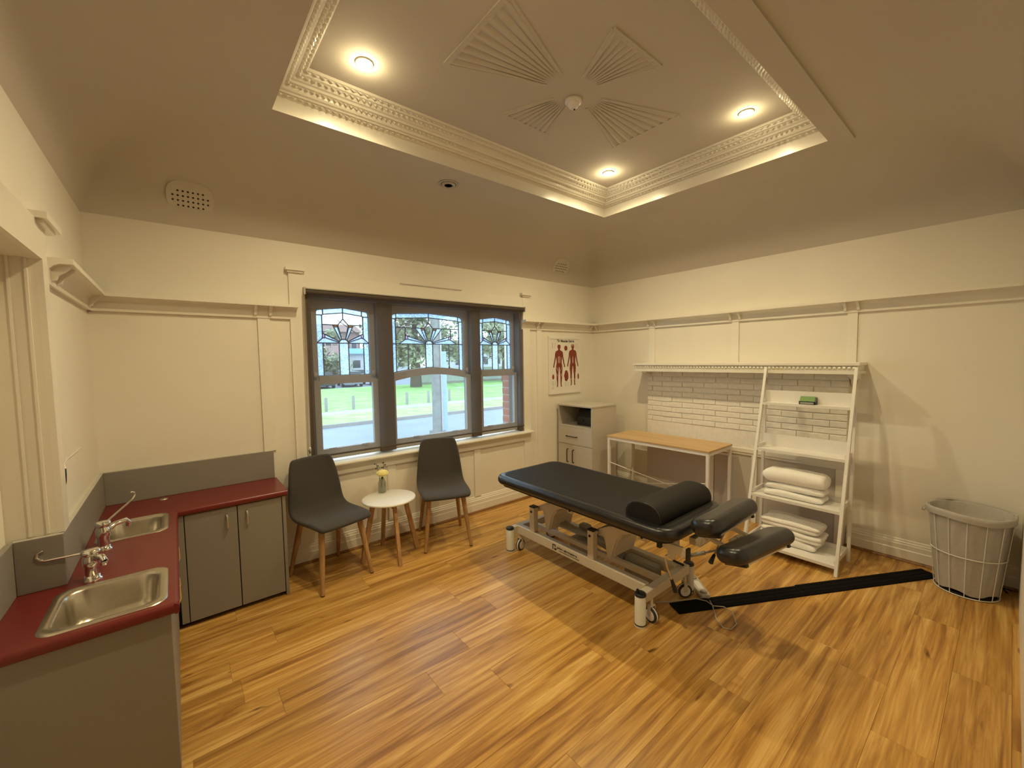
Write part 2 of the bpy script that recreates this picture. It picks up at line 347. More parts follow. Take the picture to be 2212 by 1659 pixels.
ci = struct('trim_1', MB().box(CX0+.15, CX1-.15, CY0+.15, CY1-.15, 3.2, 3.215), m_ceil, 'flat plaster panel inside the ceiling coffer', 'ceiling panel')
prof = [(0,3.0),(0,3.082),(.008,3.086),(.012,3.094),(.030,3.098),(.034,3.106),(.046,3.110),(.052,3.120),(.056,3.134),(.076,3.140),(.082,3.150),(.094,3.154),(.104,3.168),(.124,3.174),(.130,3.186),(.150,3.190),(.160,3.2)]
def cof(d, z): return [(CX0+d,CY0+d,z),(CX1-d,CY0+d,z),(CX1-d,CY1-d,z),(CX0+d,CY1-d,z)]
cn = struct('trim_2', MB().loft([cof(d, z) for d, z in prof]), m_trim, 'cream stepped plaster cornice lining the ceiling coffer', 'cornice')
bd = MB(); oc = [(1,0,0),(0,1,0),(-1,0,0),(0,-1,0)]
for d, z, sp, rr in ((.021,3.093,.036,.011),(.066,3.134,.030,.012),(.114,3.168,.034,.013),(.142,3.186,.040,.010)):
    cs = cof(d, z)
    for i in range(4):
        a, b = Vector(cs[i]), Vector(cs[(i+1)%4]); L = (b-a).length; n = int(L/sp); t = (b-a)/L; inn = Vector((-t.y, t.x, 0))
        for k in range(n):
            p = a+t*((k+.5)*L/n); w = t*(sp*.46)+inn*(sp*.12)
            v = [p-w, p+inn*rr-Vector((0,0,rr*.35)), p+w, p-inn*rr*.6+Vector((0,0,rr*.4)), p+inn*rr*.35-Vector((0,0,rr*1.1))]
            bd.add(v, [(0,1,4),(1,2,4),(2,3,4),(3,0,4)], False)
o = obj('bead_moulding', bd, m_trim, cn); o['kind'] = 'stuff'
struct('trim_3', MB().box(.2, 3.47, .70, CY0-.002, 2.986, 3.0), m_ceil, 'flat plaster cover strip beside the ceiling coffer', 'cover strip')
# ---- ceiling rose: four fan shaped plaster reliefs round the middle of the coffer
rose = thing('ceiling_rose', 'faint plaster ceiling rose of four pleated fans in the coffer', 'ceiling rose', (1.945, 1.735, 3.2))
for (bx, by, hx, hy, L, hw_) in ((-.73,0,0,1,.55,.27),(.73,0,0,1,.55,.27),(0,-.44,1,0,.32,.21),(0,.44,1,0,.32,.21)):
    f = MB(); base = Vector((1.945+bx, 1.735+by, 3.2)); inw = Vector((-bx, -by, 0)).normalized(); sd = Vector((hx, hy, 0))
    f.bar(base-sd*hw_, base+sd*hw_, .03, .016)
    apex = base+inw*L; K = 9
    for k in range(K):
        a0 = base+sd*(hw_*(2*k/K-1)); a1 = base+sd*(hw_*(2*(k+1)/K-1)); am = (a0+a1)/2-Vector((0,0,.011)); ap = apex+sd*((k+.5-K/2)*.014); ap0 = ap-Vector((0,0,.004))
        f.add([a0, a1, am, ap0], [(0,1,2),(0,2,3),(1,3,2),(0,3,1)])
    for sgn in (-1, 1): f.bar(base+sd*hw_*sgn, apex+sd*.06*sgn, .016, .012)
    obj('pleated_fan', f, m_ceil, rose)
# ---- smoke detector
sd_ = thing('smoke_detector', 'small white round smoke detector in the middle of the coffer', 'smoke detector', (2.0, 1.795, 3.2))
obj('base', MB().lathe([(0,0),(.052,0),(.052,-.014),(.048,-.018),(0,-.018)], (2.0,1.795,3.2)), m_white, sd_)
obj('head', MB().lathe([(.036,-.018),(.036,-.030),(.030,-.040),(.015,-.045),(0,-.045)], (2.0,1.795,3.2)), m_white, sd_)
obj('indicator', MB().ball((2.015,1.80,3.153), .0055), m_black, sd_)
# ---- downlights
def downlight(x, y, label, k=1.0):
    t = thing('downlight', label, 'downlight', (x, y, 3.2), group='coffer downlights')
    obj('trim_ring', MB().lathe([(.034,-.001),(.046,-.001),(.046,-.006),(.036,-.008),(.034,-.001)], (x,y,3.2), 28, closed=True), m_white, t)
    obj('lamp_face', MB().lathe([(0,-.0025),(.034,-.0025),(.034,-.0015),(0,-.0015)], (x,y,3.2), 28), m_lamp, t)
    ld = bpy.data.lights.new('downlight_beam', 'SPOT'); ld.energy = LAMP*k; ld.color = (1.0, .82, .47); ld.spot_size = math.radians(156); ld.spot_blend = 1.0; ld.shadow_soft_size = .022
    l = bpy.data.objects.new('beam', ld); COL.objects.link(l); l.parent = t; l.location = (0, 0, -.035)
    gd = bpy.data.lights.new('downlight_spill', 'POINT'); gd.energy = LAMP*k*.026; gd.color = ld.color; gd.shadow_soft_size = .02
    l = bpy.data.objects.new('spill', gd); COL.objects.link(l); l.parent = t; l.location = (0, 0, -.055)
downlight(.869, 2.269, 'lit downlight in the coffer corner toward the sinks and window')
downlight(2.992, 2.287, 'lit downlight in the coffer corner toward the window and fireplace')
downlight(3.002, 1.178, 'lit downlight in the coffer corner above the ladder shelf', .75)
downlight(.869, 1.178, 'lit downlight in the coffer corner above the doorway')
# ---- air vents
def cove_vent(xc, zc, wid, hei, label):
    d, (dx, dz) = cove_at(zc); tv = Vector((0, -dx, dz)).normalized(); nv = Vector((0, -tv.z, tv.y)); nv = -nv if nv.y > 0 else nv
    base = Vector((xc, YW-d, zc)); t = thing('wall_vent', label, 'vent', base, group='cove wall vents')
    def P(a, b, h): return base+Vector((a,0,0))+tv*b+nv*h
    out = [(wid/2*math.copysign(abs(math.cos(2*PI*k/28))**.75, math.cos(2*PI*k/28)), hei/2*math.copysign(abs(math.sin(2*PI*k/28))**.75, math.sin(2*PI*k/28))) for k in range(28)]
    obj('plate', MB().prism(out, P, -.02, .006), m_vent, t)
    h = MB()
    for r_, n in enumerate((6,8,8,6)):
        for k in range(n):
            a = (k-(n-1)/2)*wid*.105; b = (1.5-r_)*hei*.15-.012; q = [(a+.0062*math.cos(j*PI/4+.4), b+.0062*math.sin(j*PI/4+.4)) for j in range(8)]
            h.prism(q, P, .003, .0065)
    obj('vent_holes', h, m_dark, t)
cove_vent(.135, 2.69, .25, .20, 'oval white plaster vent with square holes above the picture rail by the sinks')
cove_vent(3.625, 2.69, .25, .19, 'oval white plaster vent with square holes in the corner above the poster')
rv = thing('ceiling_vent', 'round ribbed exhaust vent in the flat ceiling border', 'vent', (1.755, 2.90, 3.0))
obj('flange', MB().lathe([(.060,0),(.078,0),(.078,-.006),(.070,-.010),(.060,-.006)], (1.755,2.90,3.0), 28, closed=True), m_greyl, rv)
for r_ in (.056, .041, .026, .011): obj('louvre_ring', MB().lathe([(max(0,r_-.009),-.012),(r_,-.004),(r_,-.008),(max(0,r_-.009),-.016)], (1.755,2.90,3.0), 24), m_greyl, rv)
obj('throat', MB().lathe([(0,-.0005),(.060,-.0005),(.060,-.002),(0,-.002)], (1.755,2.90,3.0), 24), m_dark, rv)

# ---- picture rail (plate rail) with small brackets
def rail(name, a, b, nrm, brackets, label):
    a, b, nrm = Vector(a), Vector(b), Vector(nrm); t = (b-a).normalized(); zv = Vector((0,0,1))
    pr = [(0,1.93),(.018,1.93),(.020,1.945),(.022,1.99),(.034,2.004),(.05,2.012),(.09,2.014),(.09,2.035),(0,2.035)]
    o = struct(name, MB().add([a+nrm*d+zv*z for d,z in pr]+[b+nrm*d+zv*z for d,z in pr], [tuple(range(9)), tuple(range(17,8,-1))]+[(i,(i+1)%9,9+(i+1)%9,9+i) for i in range(9)]), m_trim, label, 'picture rail')
    for s_ in brackets:
        p = a+t*s_; q = [(.02,1.945),(.034,1.95),(.042,1.97),(.06,1.985),(.075,2.0),(.078,2.014),(.02,2.014)]
        m = MB().add([p-t*.009+nrm*d+zv*z for d,z in q]+[p+t*.009+nrm*d+zv*z for d,z in q], [tuple(range(7)), tuple(range(13,6,-1))]+[(i,(i+1)%7,7+(i+1)%7,7+i) for i in range(7)])
        obj('bracket', m, m_trim, o)
    return o
rail('trim_4', (XL,YW,0), (.745,YW,0), (0,-1,0), (.86,.955), 'cream picture rail on the window wall above the counter')
rail('trim_5', (3.03,YW,0), (XF,YW,0), (0,-1,0), (.225,.30,1.16), 'cream picture rail above the anatomy poster')
rail('trim_6', (XF,YW,0), (XF,YB,0), (-1,0,0), (.10,.841,.924,1.75,1.835,2.646,2.728), 'long cream picture rail above the mantel shelf')
rail('trim_7', (XL,2.45,0), (XL,YW,0), (1,0,0), (.04,.14,.98), 'short cream picture rail on the left wall')
# ---- battens, architraves, caps
def batten(name, box_, label, cat='batten', m=None): return struct(name, MB().box(*box_), m or m_trim, label, cat)
T = .013
batten('trim_8', (.483,.562,YW-T,YW,.94,1.93), 'flat cream batten above the counter end')
wa = MB().box(.698,.80,YW-.018,YW,.165,2.30).box(3.05,3.152,YW-.018,YW,.165,2.31)
wa.box(.678,.812,YW-.045,YW,2.30,2.322).box(.69,.80,YW-.032,YW,2.285,2.30).box(3.022,3.166,YW-.045,YW,2.31,2.332).box(3.04,3.16,YW-.032,YW,2.295,2.31)
wa.box(.80,3.05,YW-.014,YW,2.172,2.285)
struct('trim_9', wa, m_trim, 'cream window architrave with little capped tops', 'architrave')
batten('trim_10', (1.595,2.245,YW-.024,YW-.012,2.288,2.294), 'thin grey strip drawn as the shading line above the middle of the window', 'strip', m_greyl)  # grey strip stands in for the shading along the head board's top edge
batten('trim_11', (3.264,3.338,YW-T,YW,.165,1.93), 'flat cream batten beside the anatomy poster')
batten('trim_12', (2.36,2.435,YW-T,YW,.165,.665), 'flat cream batten under the window behind the right chair')
batten('trim_13', (1.425,1.50,YW-T,YW,.165,.665), 'flat cream batten under the window behind the side table')
for i, (a, b) in enumerate(((2.612,2.689),(1.706,1.770),(.804,.868))):
    batten('trim_%d' % (14+i), (XF-T,XF,a,b,1.53,1.93), ('flat cream batten over the mantel end near the cabinet', 'flat cream batten over the middle of the mantel', 'flat cream batten over the mantel end near the ladder shelf')[i])
la = MB().box(XL,XL+.018,RY1,RY1+.085,.943,RZ).box(XL,XL+.018,RY0-.085,RY1+.085,RZ,2.15).box(XL,XL+.05,2.30,2.56,2.15,2.175).box(XL,XL+.035,2.32,2.53,2.135,2.15)
la.box(XL-.03,XL-.022,RY1-.008,RY1,.95,RZ).box(XL-.075,XL-.067,RY1-.008,RY1,.95,RZ)
struct('trim_17', la, m_trim, 'cream architrave round the wall recess by the near sink', 'architrave')
# ---- skirtings with brown shoe strip
def skirt(name, a, b, nrm, label):
    a, b, nrm = Vector(a), Vector(b), Vector(nrm); zv = Vector((0,0,1)); pr = [(0,0),(.024,0),(.024,.085),(.020,.092),(.020,.125),(.014,.130),(.014,.142),(.008,.148),(.008,.158),(0,.165)]; n = len(pr)
    o = struct(name, MB().add([a+nrm*d+zv*z for d,z in pr]+[b+nrm*d+zv*z for d,z in pr], [tuple(range(n)), tuple(range(2*n-1,n-1,-1))]+[(i,(i+1)%n,n+(i+1)%n,n+i) for i in range(n)]), m_trim, label, 'skirting')
    q = [(.024,0),(.040,0),(.040,.006),(.034,.015),(.024,.019)]; n = 5
    obj('shoe_moulding', MB().add([a+nrm*d+zv*z for d,z in q]+[b+nrm*d+zv*z for d,z in q], [tuple(range(n)), tuple(range(2*n-1,n-1,-1))]+[(i,(i+1)%n,n+(i+1)%n,n+i) for i in range(n)]), m_shoe, o)
skirt('baseboard_back', (.56,YW,0), (XF,YW,0), (0,-1,0), 'cream stepped skirting under the window')
skirt('baseboard_right', (XF,.83,0), (XF,YB,0), (-1,0,0), 'cream stepped skirting behind the laundry bin')
skirt('baseboard_corner', (XF,YW,0), (XF,2.68,0), (-1,0,0), 'cream stepped skirting behind the white cabinet')

# ---- boarded chimney: brick face, ledge, boards
BX = XF-.055
cb_ = struct('wall_chimney', MB().box(BX+.006,XF,.838,2.672,0,1.44).box(BX,BX+.006,.838,2.672,.70,.872), m_brick, 'white painted brick chimney face under the mantel', 'chimney')
cz, bh, bl = .874, .0566, .236
brm = {}
for r_ in range(10):
    y = .838-(0 if r_ % 2 else bl/2)
    while y < 2.672:
        a, b = max(y, .838), min(y+bl, 2.672)
        if b-a > .03:
            key = round(b-a, 3)
            if key not in brm:
                L = b-a; h = bh-.007; q = lambda i, x: [(x,i*.3,i),(x,L-.003-i*.3,i),(x,L-.003-i*.3,h-i),(x,i*.3,h-i)]
                brm[key] = MB().loft([q(0,.006), q(0,-.001), q(.004,-.004)], False, False, True).mesh('brick', m_brick)
            o = bpy.data.objects.new('brick', brm[key]); COL.objects.link(o); o.parent = cb_; o.location = (BX+random.uniform(-.002,.003), a+.0015+random.uniform(-.001,.001), cz+r_*bh+random.uniform(-.0015,.0015)); o.rotation_euler = (random.uniform(-.006,.006), 0, random.uniform(-.008,.008))
        y += bl
lg = MB().box(BX-.022,BX,.82,2.69,.665,.70).box(BX-.014,BX,.82,2.69,.64,.665)
obj('ledge', lg, m_trim, cb_)
obj('cover_strip', MB().box(BX-.012,BX,1.905,1.945,.0,.64), m_trim, cb_)
obj('lower_board', MB().box(BX-.004,BX+.006,.838,1.90,0,.64), m_cabw, cb_); obj('lower_board', MB().box(BX-.004,BX+.006,1.95,2.672,0,.64), m_cabw, cb_)
obj('edge_strip', MB().box(BX-.02,BX,.838,.90,0,.64), m_trim, cb_); obj('edge_strip', MB().box(BX-.02,BX,1.50,1.545,0,.64), m_trim, cb_)
mt = thing('mantel_shelf', 'long white mantel shelf with a row of carved blocks over the brick', 'mantel', (XF-.12, 1.742, 1.44))
MX = 4.03
bevel(obj('shelf_board', MB().box(MX,XF,.738,2.747,1.505,1.53), m_trim, mt), .003)
obj('frieze', MB().box(MX+.018,XF,.752,2.733,1.462,1.505).box(MX+.008,XF,.742,2.743,1.438,1.462), m_trim, mt)
dm = MB().loft([[(0,-.0125,-.012),(0,.0125,-.012),(0,.0125,.012),(0,-.0125,.012)], [(-.009,-.010,-.009),(-.009,.010,-.009),(-.009,.010,.009),(-.009,-.010,.009)], [(-.012,-.004,-.004),(-.012,.004,-.004),(-.012,.004,.004),(-.012,-.004,.004)]], False, False, True).mesh('carved_block', m_trim)
n = 64
for k in range(n):
    o = bpy.data.objects.new('carved_block', dm); COL.objects.link(o); o.parent = mt
    o.location = Vector((MX+.018, .757+(k+.5)*(2.728-.757)/n, 1.486))-mt.location
for y in (.80, 2.66): obj('corbel', MB().prism([(0,0),(-.16,0),(-.15,-.02),(-.05,-.05),(0,-.11)], lambda a,b,h: (XF+a, y+h, 1.438+b), -.03, .03), m_trim, mt)

# ================================================================== THE WINDOW
w1 = thing('window_1', 'triple sash window with leadlight top panes behind a mesh blind', 'window', (1.925, YW, .765), kind='structure')
GY = YW+.10
jm = MB().box(WX0,WX0+.05,YW+.0,YW+.2,WZ0,WZ1).box(WX1-.045,WX1,YW+.0,YW+.2,WZ0,WZ1).box(WX0+.05,WX1-.045,YW+.0,YW+.2,2.11,WZ1)
obj('jamb_lining', jm, m_jamb, w1)
for a, b in ((1.392,1.532),(2.382,2.492)): obj('mullion', MB().box(a,b,YW+.03,YW+.19,.79,2.11), m_jamb, w1)
si = MB().prism([(-.075,.755),(-.078,.765),(-.072,.777),(.12,.777),(.12,.75),(-.06,.75)], lambda a,b,h: (h, YW+a, b), WX0+.001, WX1-.001)
si.prism([(-.075,.755),(-.078,.765),(-.072,.777),(-.0005,.777),(-.0005,.75),(-.06,.75)], lambda a,b,h: (h, YW+a, b), .70, WX0+.001).prism([(-.075,.755),(-.078,.765),(-.072,.777),(-.0005,.777),(-.0005,.75),(-.06,.75)], lambda a,b,h: (h, YW+a, b), WX1-.001, 3.145)
obj('window_sill', si, m_trim, w1)
obj('apron', MB().box(.76,3.10,YW-.022,YW-.0135,.668,.75).box(.76,3.10,YW-.034,YW-.0135,.736,.75), m_trim, w1)
def half_design(mid):
    # (s = distance from the sash centre line in sash widths, v = height 0..1) for the right half
    P = []
    if not mid:
        si_, so, am0, am1, dh, box_, foot = .39, .5, .10, .20, .10, .39, .5
        cr_ = .37; cl = .09
    else:
        si_, so, am0, am1, dh, box_, foot = .445, .5, .058, .115, .06, .32, .407
        cr_ = .435; cl = .05
    P.append(('blue', [(0,1),(cr_,.965),(cr_,.89),(0,.925)]))
    P.append(('ham', [(cr_,.965),(so-.03,.955),(so-.008,.93),(so,.88),(si_,.88),(cr_,.89)]))
    P.append(('clear', [(0,.925),(cr_,.89),(si_,.88),(si_,.745),(dh,.745),(0,.835)]))
    P.append(('amber', [(am0,.745),(am1,.745),(am1*.9,.715),(am0*1.08,.715)]))
    a0, a1 = (cl*.40,.531), (cl*.70,.523)
    P.append(('blue', [(am0*1.08,.715),(am1*.9,.715),a1,a0]))
    if mid:
        P.append(('clear2', [(am1,.745),(.19,.745),(cl*.86,.512),a1,(am1*.9,.715)])); e1 = (.19,.745); b0 = (cl*.86,.512)
    else: e1 = (am1,.745); b0 = a1
    lo = [e1,(box_,.745),(box_,.62),(cl*.94,.503),b0]
    if not mid: lo = lo+[(am1*.9,.715)]
    P.append(('clear', lo))
    px = box_-.04 if not mid else box_-.03
    P.append(('pink', [(box_,.62),(box_,.55),(px,.557),(px,.607)]))
    P.append(('blue', [(px,.607),(px,.557),(cl,.488),(cl*.94,.503)]))
    P.append(('blue', [(box_,.55),(foot,.477),(cl,.477),(cl,.488),(px,.557)]))
    if mid:
        P.append(('clear', [(box_,.745),(si_,.745),(si_,.477),(foot,.477),(box_,.55)])); P.append(('blue', [(si_,.88),(so,.88),(so,.477),(si_,.477)]))
        P.append(('clear', [(cl,.477),(.29,.477),(.29,.05),(cl,.075)])); P.append(('clear', [(.29,.477),(si_,.477),(si_,.02),(.29,.05)])); P.append(('blue', [(si_,.477),(so,.477),(so,0),(si_,.02)]))
    else:
        P.append(('blue', [(si_,.88),(so,.88),(so,.477),(si_,.55)])); P.append(('clear', [(cl,.477),(si_,.477),(si_,0),(cl,0)])); P.append(('blue', [(si_,.477),(so,.477),(so,0),(si_,0)]))
    C = [('clear', [(0,.835),(-dh,.745),(-cl*.40,.531),(0,.536),(cl*.40,.531),(dh,.745)])]
    dome = [(cl*math.cos(PI*k/8), .477+.058*math.sin(PI*k/8)) for k in range(9)]
    C.append(('ham', dome)); b = .08 if mid else 0
    C.append(('ham', [(-cl,b),(cl,b),(cl,.477),(-cl,.477)]))
    return P, C
GM = {'blue': m_gblue, 'ham': m_gham, 'clear': m_gclear, 'clear2': m_gblue, 'amber': m_gamb, 'pink': m_gpink}
def sash_pair(x0, x1, gx0, gx1, mid):
    # upper leadlight sash
    cx = (gx0+gx1)/2; w = gx1-gx0; zb, zt = 1.485, 2.058; H = zt-zb
    P2 = lambda s_, v, y: (cx+s_*w, y, zb+v*H)
    us = MB(); y0, y1 = GY, GY+.035
    arch = (lambda s_: .08*math.cos(s_*PI)**1 if mid else 0)
    # stiles, top rail with shouldered arch, meeting rail
    us.box(x0, gx0, y0, y1, 1.445, 2.11).box(gx1, x1, y0, y1, 1.445, 2.11)
    top = [(.5,.88),(.492,.93),(.47,.955),(.44 if mid else .37,.965),(0,1),(-.44 if mid else -.37,.965),(-.47,.955),(-.492,.93),(-.5,.88),(-.5,1.09),(.5,1.09)]
    for a, b in zip(top[:9], top[1:9]): us.add([P2(a[0],a[1],y0),P2(b[0],b[1],y0),P2(b[0],1.09,y0),P2(a[0],1.09,y0),P2(a[0],a[1],y1),P2(b[0],b[1],y1),P2(b[0],1.09,y1),P2(a[0],1.09,y1)], [(0,1,2,3),(7,6,5,4),(0,4,5,1)])
    ss = [-.5+k/12 for k in range(13)]; lowv = (1.445-zb)/H
    for a, b in zip(ss, ss[1:]):
        q = [(a,arch(a)),(b,arch(b)),(b,arch(b)+lowv),(a,arch(a)+lowv)]
        us.add([P2(s_,v,y0-.02) for s_,v in q]+[P2(s_,v,y1) for s_,v in q], [(0,1,2,3),(7,6,5,4),(0,1,5,4),(1,2,6,5),(2,3,7,6),(3,0,4,7)])
    us.ball((x1-.02, y0-.012, 1.492), (.018,.012,.028), 10, 8)
    if not mid: us.ball((x0+.03, y0-.012, 1.492), (.018,.012,.028), 10, 8)
    U = obj('upper_sash', us, m_sash, w1)
    R_, C_ = half_design(mid); allp = C_+R_+[(k, [(-a,b) for a,b in reversed(p)]) for k, p in R_]
    lead = MB(); seen = set()
    for kind, poly in allp:
        n = len(poly); v = [P2(a,b,GY+.018) for a,b in poly]+[P2(a,b,GY+.021) for a,b in poly]
        m = MB().add(v, [tuple(range(n)), tuple(range(2*n-1,n-1,-1))]+[(i,(i+1)%n,n+(i+1)%n,n+i) for i in range(n)])
        obj('pane', m, GM[kind], U)
        for i in range(n):
            a, b = poly[i], poly[(i+1)%n]; key = tuple(sorted(((round(a[0],3),round(a[1],3)),(round(b[0],3),round(b[1],3)))))
            if key in seen: continue
            seen.add(key); lead.bar(P2(a[0],a[1],GY+.0195), P2(b[0],b[1],GY+.0195), .0075, .008, (0,1,0))
    if mid:
        for s_ in (-.29, .29): lead.tube([P2(s_+.011*math.cos(k*PI/5), .06+.03*math.sin(k*PI/5), GY+.019) for k in range(11)], .0025, 6)
    obj('lead_came', lead, m_lead, U)
    # lower sash
    ls = MB(); y0, y1 = GY-.045, GY-.008; zb = .79
    ls.box(x0, gx0, y0, y1, zb, 1.445).box(gx1, x1, y0, y1, zb, 1.445).box(gx0, gx1, y0, y1, zb, .877)
    zz = lambda s_: 1.445+(.08*H*math.cos(s_*PI) if mid else 0)
    for a, b in zip(ss, ss[1:]):
        xa, xb = cx+a*w, cx+b*w; lo_a, lo_b = zz(a)-.028, zz(b)-.028
        q = [(xa,zz(a)),(xb,zz(b)),(xb,lo_b),(xa,lo_a)]
        ls.add([(x,y0,z) for x,z in q]+[(x,y1,z) for x,z in q], [(0,1,2,3),(7,6,5,4),(0,1,5,4),(1,2,6,5),(2,3,7,6),(3,0,4,7)])
    Lo = obj('lower_sash', ls, m_sash, w1)
    gp = [(gx0,.877),(gx1,.877)]+[(cx-a*w, zz(a)-.028) for a in ss]
    n = len(gp); obj('pane', MB().add([(x,GY-.028,z) for x,z in gp]+[(x,GY-.025,z) for x,z in gp], [tuple(range(n)), tuple(range(2*n-1,n-1,-1))]+[(i,(i+1)%n,n+(i+1)%n,n+i) for i in range(n)]), m_gclear, Lo)
    for fx in (.25, .75): obj('sash_lift', MB().box(x0+(x1-x0)*fx-.03, x0+(x1-x0)*fx+.03, y0-.012, y0, .872, .884), m_sash, Lo)
sash_pair(.852, 1.392, .912, 1.345, False)
sash_pair(1.532, 2.382, 1.556, 2.325, True)
sash_pair(2.492, 3.004, 2.535, 2.968, False)
# ---- roller blind
rb = thing('roller_blind', 'dark see-through mesh roller blind drawn down over the window', 'blind', (1.925, YW-.03, .845))
obj('roller', MB().tube([(.805,YW-.03,2.148),(3.045,YW-.03,2.148)], .021, 14), m_blind, rb)
obj('cover_strip', MB().box(.80,3.05,YW-.05,YW-.016,2.167,2.175), m_blindt, rb)
obj('mesh_screen', MB().add([(.822,YW-.035,.85),(3.022,YW-.035,.85),(3.022,YW-.035,2.14),(.822,YW-.035,2.14)], [(0,1,2,3)]), m_screen, rb)
obj('bottom_rail', MB().tube([(.82,YW-.035,.846),(3.024,YW-.035,.846)], .008, 8), m_blind, rb)
for x in (.795, 3.047): obj('end_bracket', MB().cbox((x+.004,YW-.03,2.15), (.012,.055,.055)), m_blindt, rb)
ch = MB(); ch.tube([(.790,YW-.045,2.14),(.782,YW-.048,1.5),(.776,YW-.048,.93),(.783,YW-.052,.91),(.792,YW-.05,.93),(.797,YW-.046,1.5),(.80,YW-.04,2.14)], .0035, 6)
obj('bead_chain', ch, m_steel, rb); obj('chain_weight', MB().lathe([(.004,.05),(.011,.04),(.013,.015),(.006,0),(0,-.004)], (.784,YW-.05,.885), 12), m_steel, rb)

# ================================================================== SINK COUNTER
CT, CB = .735, .695
def slab(xs, ys, keep, z0, z1):
    m = MB(); nx, ny = len(xs)-1, len(ys)-1; K = lambda i, j: 0 <= i < nx and 0 <= j < ny and keep((xs[i]+xs[i+1])/2, (ys[j]+ys[j+1])/2)
    for i in range(nx):
        for j in range(ny):
            if not K(i, j): continue
            x0, x1, y0, y1 = xs[i], xs[i+1], ys[j], ys[j+1]
            m.add([(x0,y0,z1),(x1,y0,z1),(x1,y1,z1),(x0,y1,z1)], [(0,1,2,3)]); m.add([(x0,y0,z0),(x1,y0,z0),(x1,y1,z0),(x0,y1,z0)], [(3,2,1,0)])
            for (di,dj),(a,b) in (((-1,0),((x0,y0),(x0,y1))),((1,0),((x1,y0),(x1,y1))),((0,-1),((x0,y0),(x1,y0))),((0,1),((x0,y1),(x1,y1)))):
                if not K(i+di, j+dj): m.add([(a[0],a[1],z0),(b[0],b[1],z0),(b[0],b[1],z1),(a[0],a[1],z1)], [(0,1,2,3)])
    return m
NS = (-.395, -.065, 1.925, 2.285)     # near sink hole x0 x1 y0 y1
FS = (-.350, -.070, 2.775, 3.115)     # far sink
S0, FE = -.505, -.045
xs = sorted({S0, -.374, NS[0]+.02, NS[1]-.02, FS[0]+.02, FS[1]-.02, FE, .549}); ys = sorted({1.905, RY1-.012, NS[2]+.02, NS[3]-.02, FS[2]+.02, FS[3]-.02, 3.113, 3.507})
def keep(x, y):
    if NS[0]+.02 < x < NS[1]-.02 and NS[2]+.02 < y < NS[3]-.02: return False
    if FS[0]+.02 < x < FS[1]-.02 and FS[2]+.02 < y < FS[3]-.02: return False
    if x < -.374 and y > RY1-.012: return False
    if x > FE and y < 3.113: return False
    return True
cm = slab(xs, ys, keep, CB, CT)
rr = (CT-CB)/2; zc = (CT+CB)/2
def nosing(m, a, b, nrm):
    a, b, nrm = Vector(a), Vector(b), Vector(nrm); arc = [(math.cos(PI*(k/8-.5))*.014, math.sin(PI*(k/8-.5))*rr) for k in range(9)]
    m.add([a+nrm*d+Vector((0,0,z)) for d,z in arc]+[b+nrm*d+Vector((0,0,z)) for d,z in arc], [(i,i+1,10+i,9+i) for i in range(8)], True); m.add([a+nrm*d+Vector((0,0,z)) for d,z in arc], [tuple(range(9))]); m.add([b+nrm*d+Vector((0,0,z)) for d,z in arc], [tuple(range(9))])
nosing(cm, (FE,1.893,zc), (FE,3.113,zc), (1,0,0)); nosing(cm, (S0,1.905,zc), (FE+.012,1.905,zc), (0,-1,0)); nosing(cm, (FE,3.113,zc), (.549,3.113,zc), (0,-1,0))
wt = thing('worktop', 'glossy dark red L shaped worktop with two sink cutouts', 'worktop', (0, 3.3, CB))
obj('red_top', cm, m_red, wt)
obj('tap_hole_cover', MB().lathe([(0,.006),(.018,.005),(.024,.001),(.024,0)], (-.10,3.44,CT), 16), m_steel, wt)
# splashback boards
sp = thing('splashback', 'grey laminate splashback boards following the wall round the worktop', 'splashback', (0, 3.5, CT))
SH = .94
def board(name, b, parent, m=m_grey, bv=.002): return bevel(obj(name, MB().box(*b), m, parent), bv)
board('long_board', (-.374,.541,3.508,YW,CT,SH), sp); board('side_board', (XL,-.374,RY1-.006,3.527,CT,SH), sp)
board('return_board', (S0,-.374,RY1-.022,RY1-.006,CT,SH), sp); board('recess_board', (RD,S0,1.89,RY1-.022,CT,SH), sp)
obj('edge_strip', MB().box(S0,-.3745,RY1-.022,RY1-.0065,SH,SH+.003).box(XL,-.374,RY1+.02,3.50,SH,SH+.003), m_greyl, sp)
# sinks
def sink(b, label, depth=.13):
    x0, x1, y0, y1 = b; t = thing('sink', label, 'sink', ((x0+x1)/2, (y0+y1)/2, CT), group='inset sinks')
    def R_(i, r, z): return [(x,y,z) for x,y in rrect(x0+i,x1-i,y0+i,y1-i,r)]
    obj('rim', MB().loft([R_(0,.05,CT+.0005), R_(.003,.05,CT+.004), R_(.012,.045,CT+.005), R_(.026,.06,CT+.002), R_(.030,.06,CT-.004)], True), m_steel, t)
    obj('bowl', MB().loft([R_(.030,.06,CT-.004), R_(.036,.06,CT-.02), R_(.042,.06,CT-depth+.03), R_(.050,.055,CT-depth+.008), R_(.075,.04,CT-depth)], True, False, True), m_steel, t)
    obj('waste', MB().lathe([(.0,-.002),(.012,-.002),(.018,.002),(.026,.003),(.028,0)], ((x0+x1)/2,(y0+y1)/2,CT-depth+.001), 18), m_chrome, t)
sink(NS, 'stainless steel sink at the open end of the red worktop'); sink(FS, 'stainless steel sink in the corner of the red worktop under the window wall')
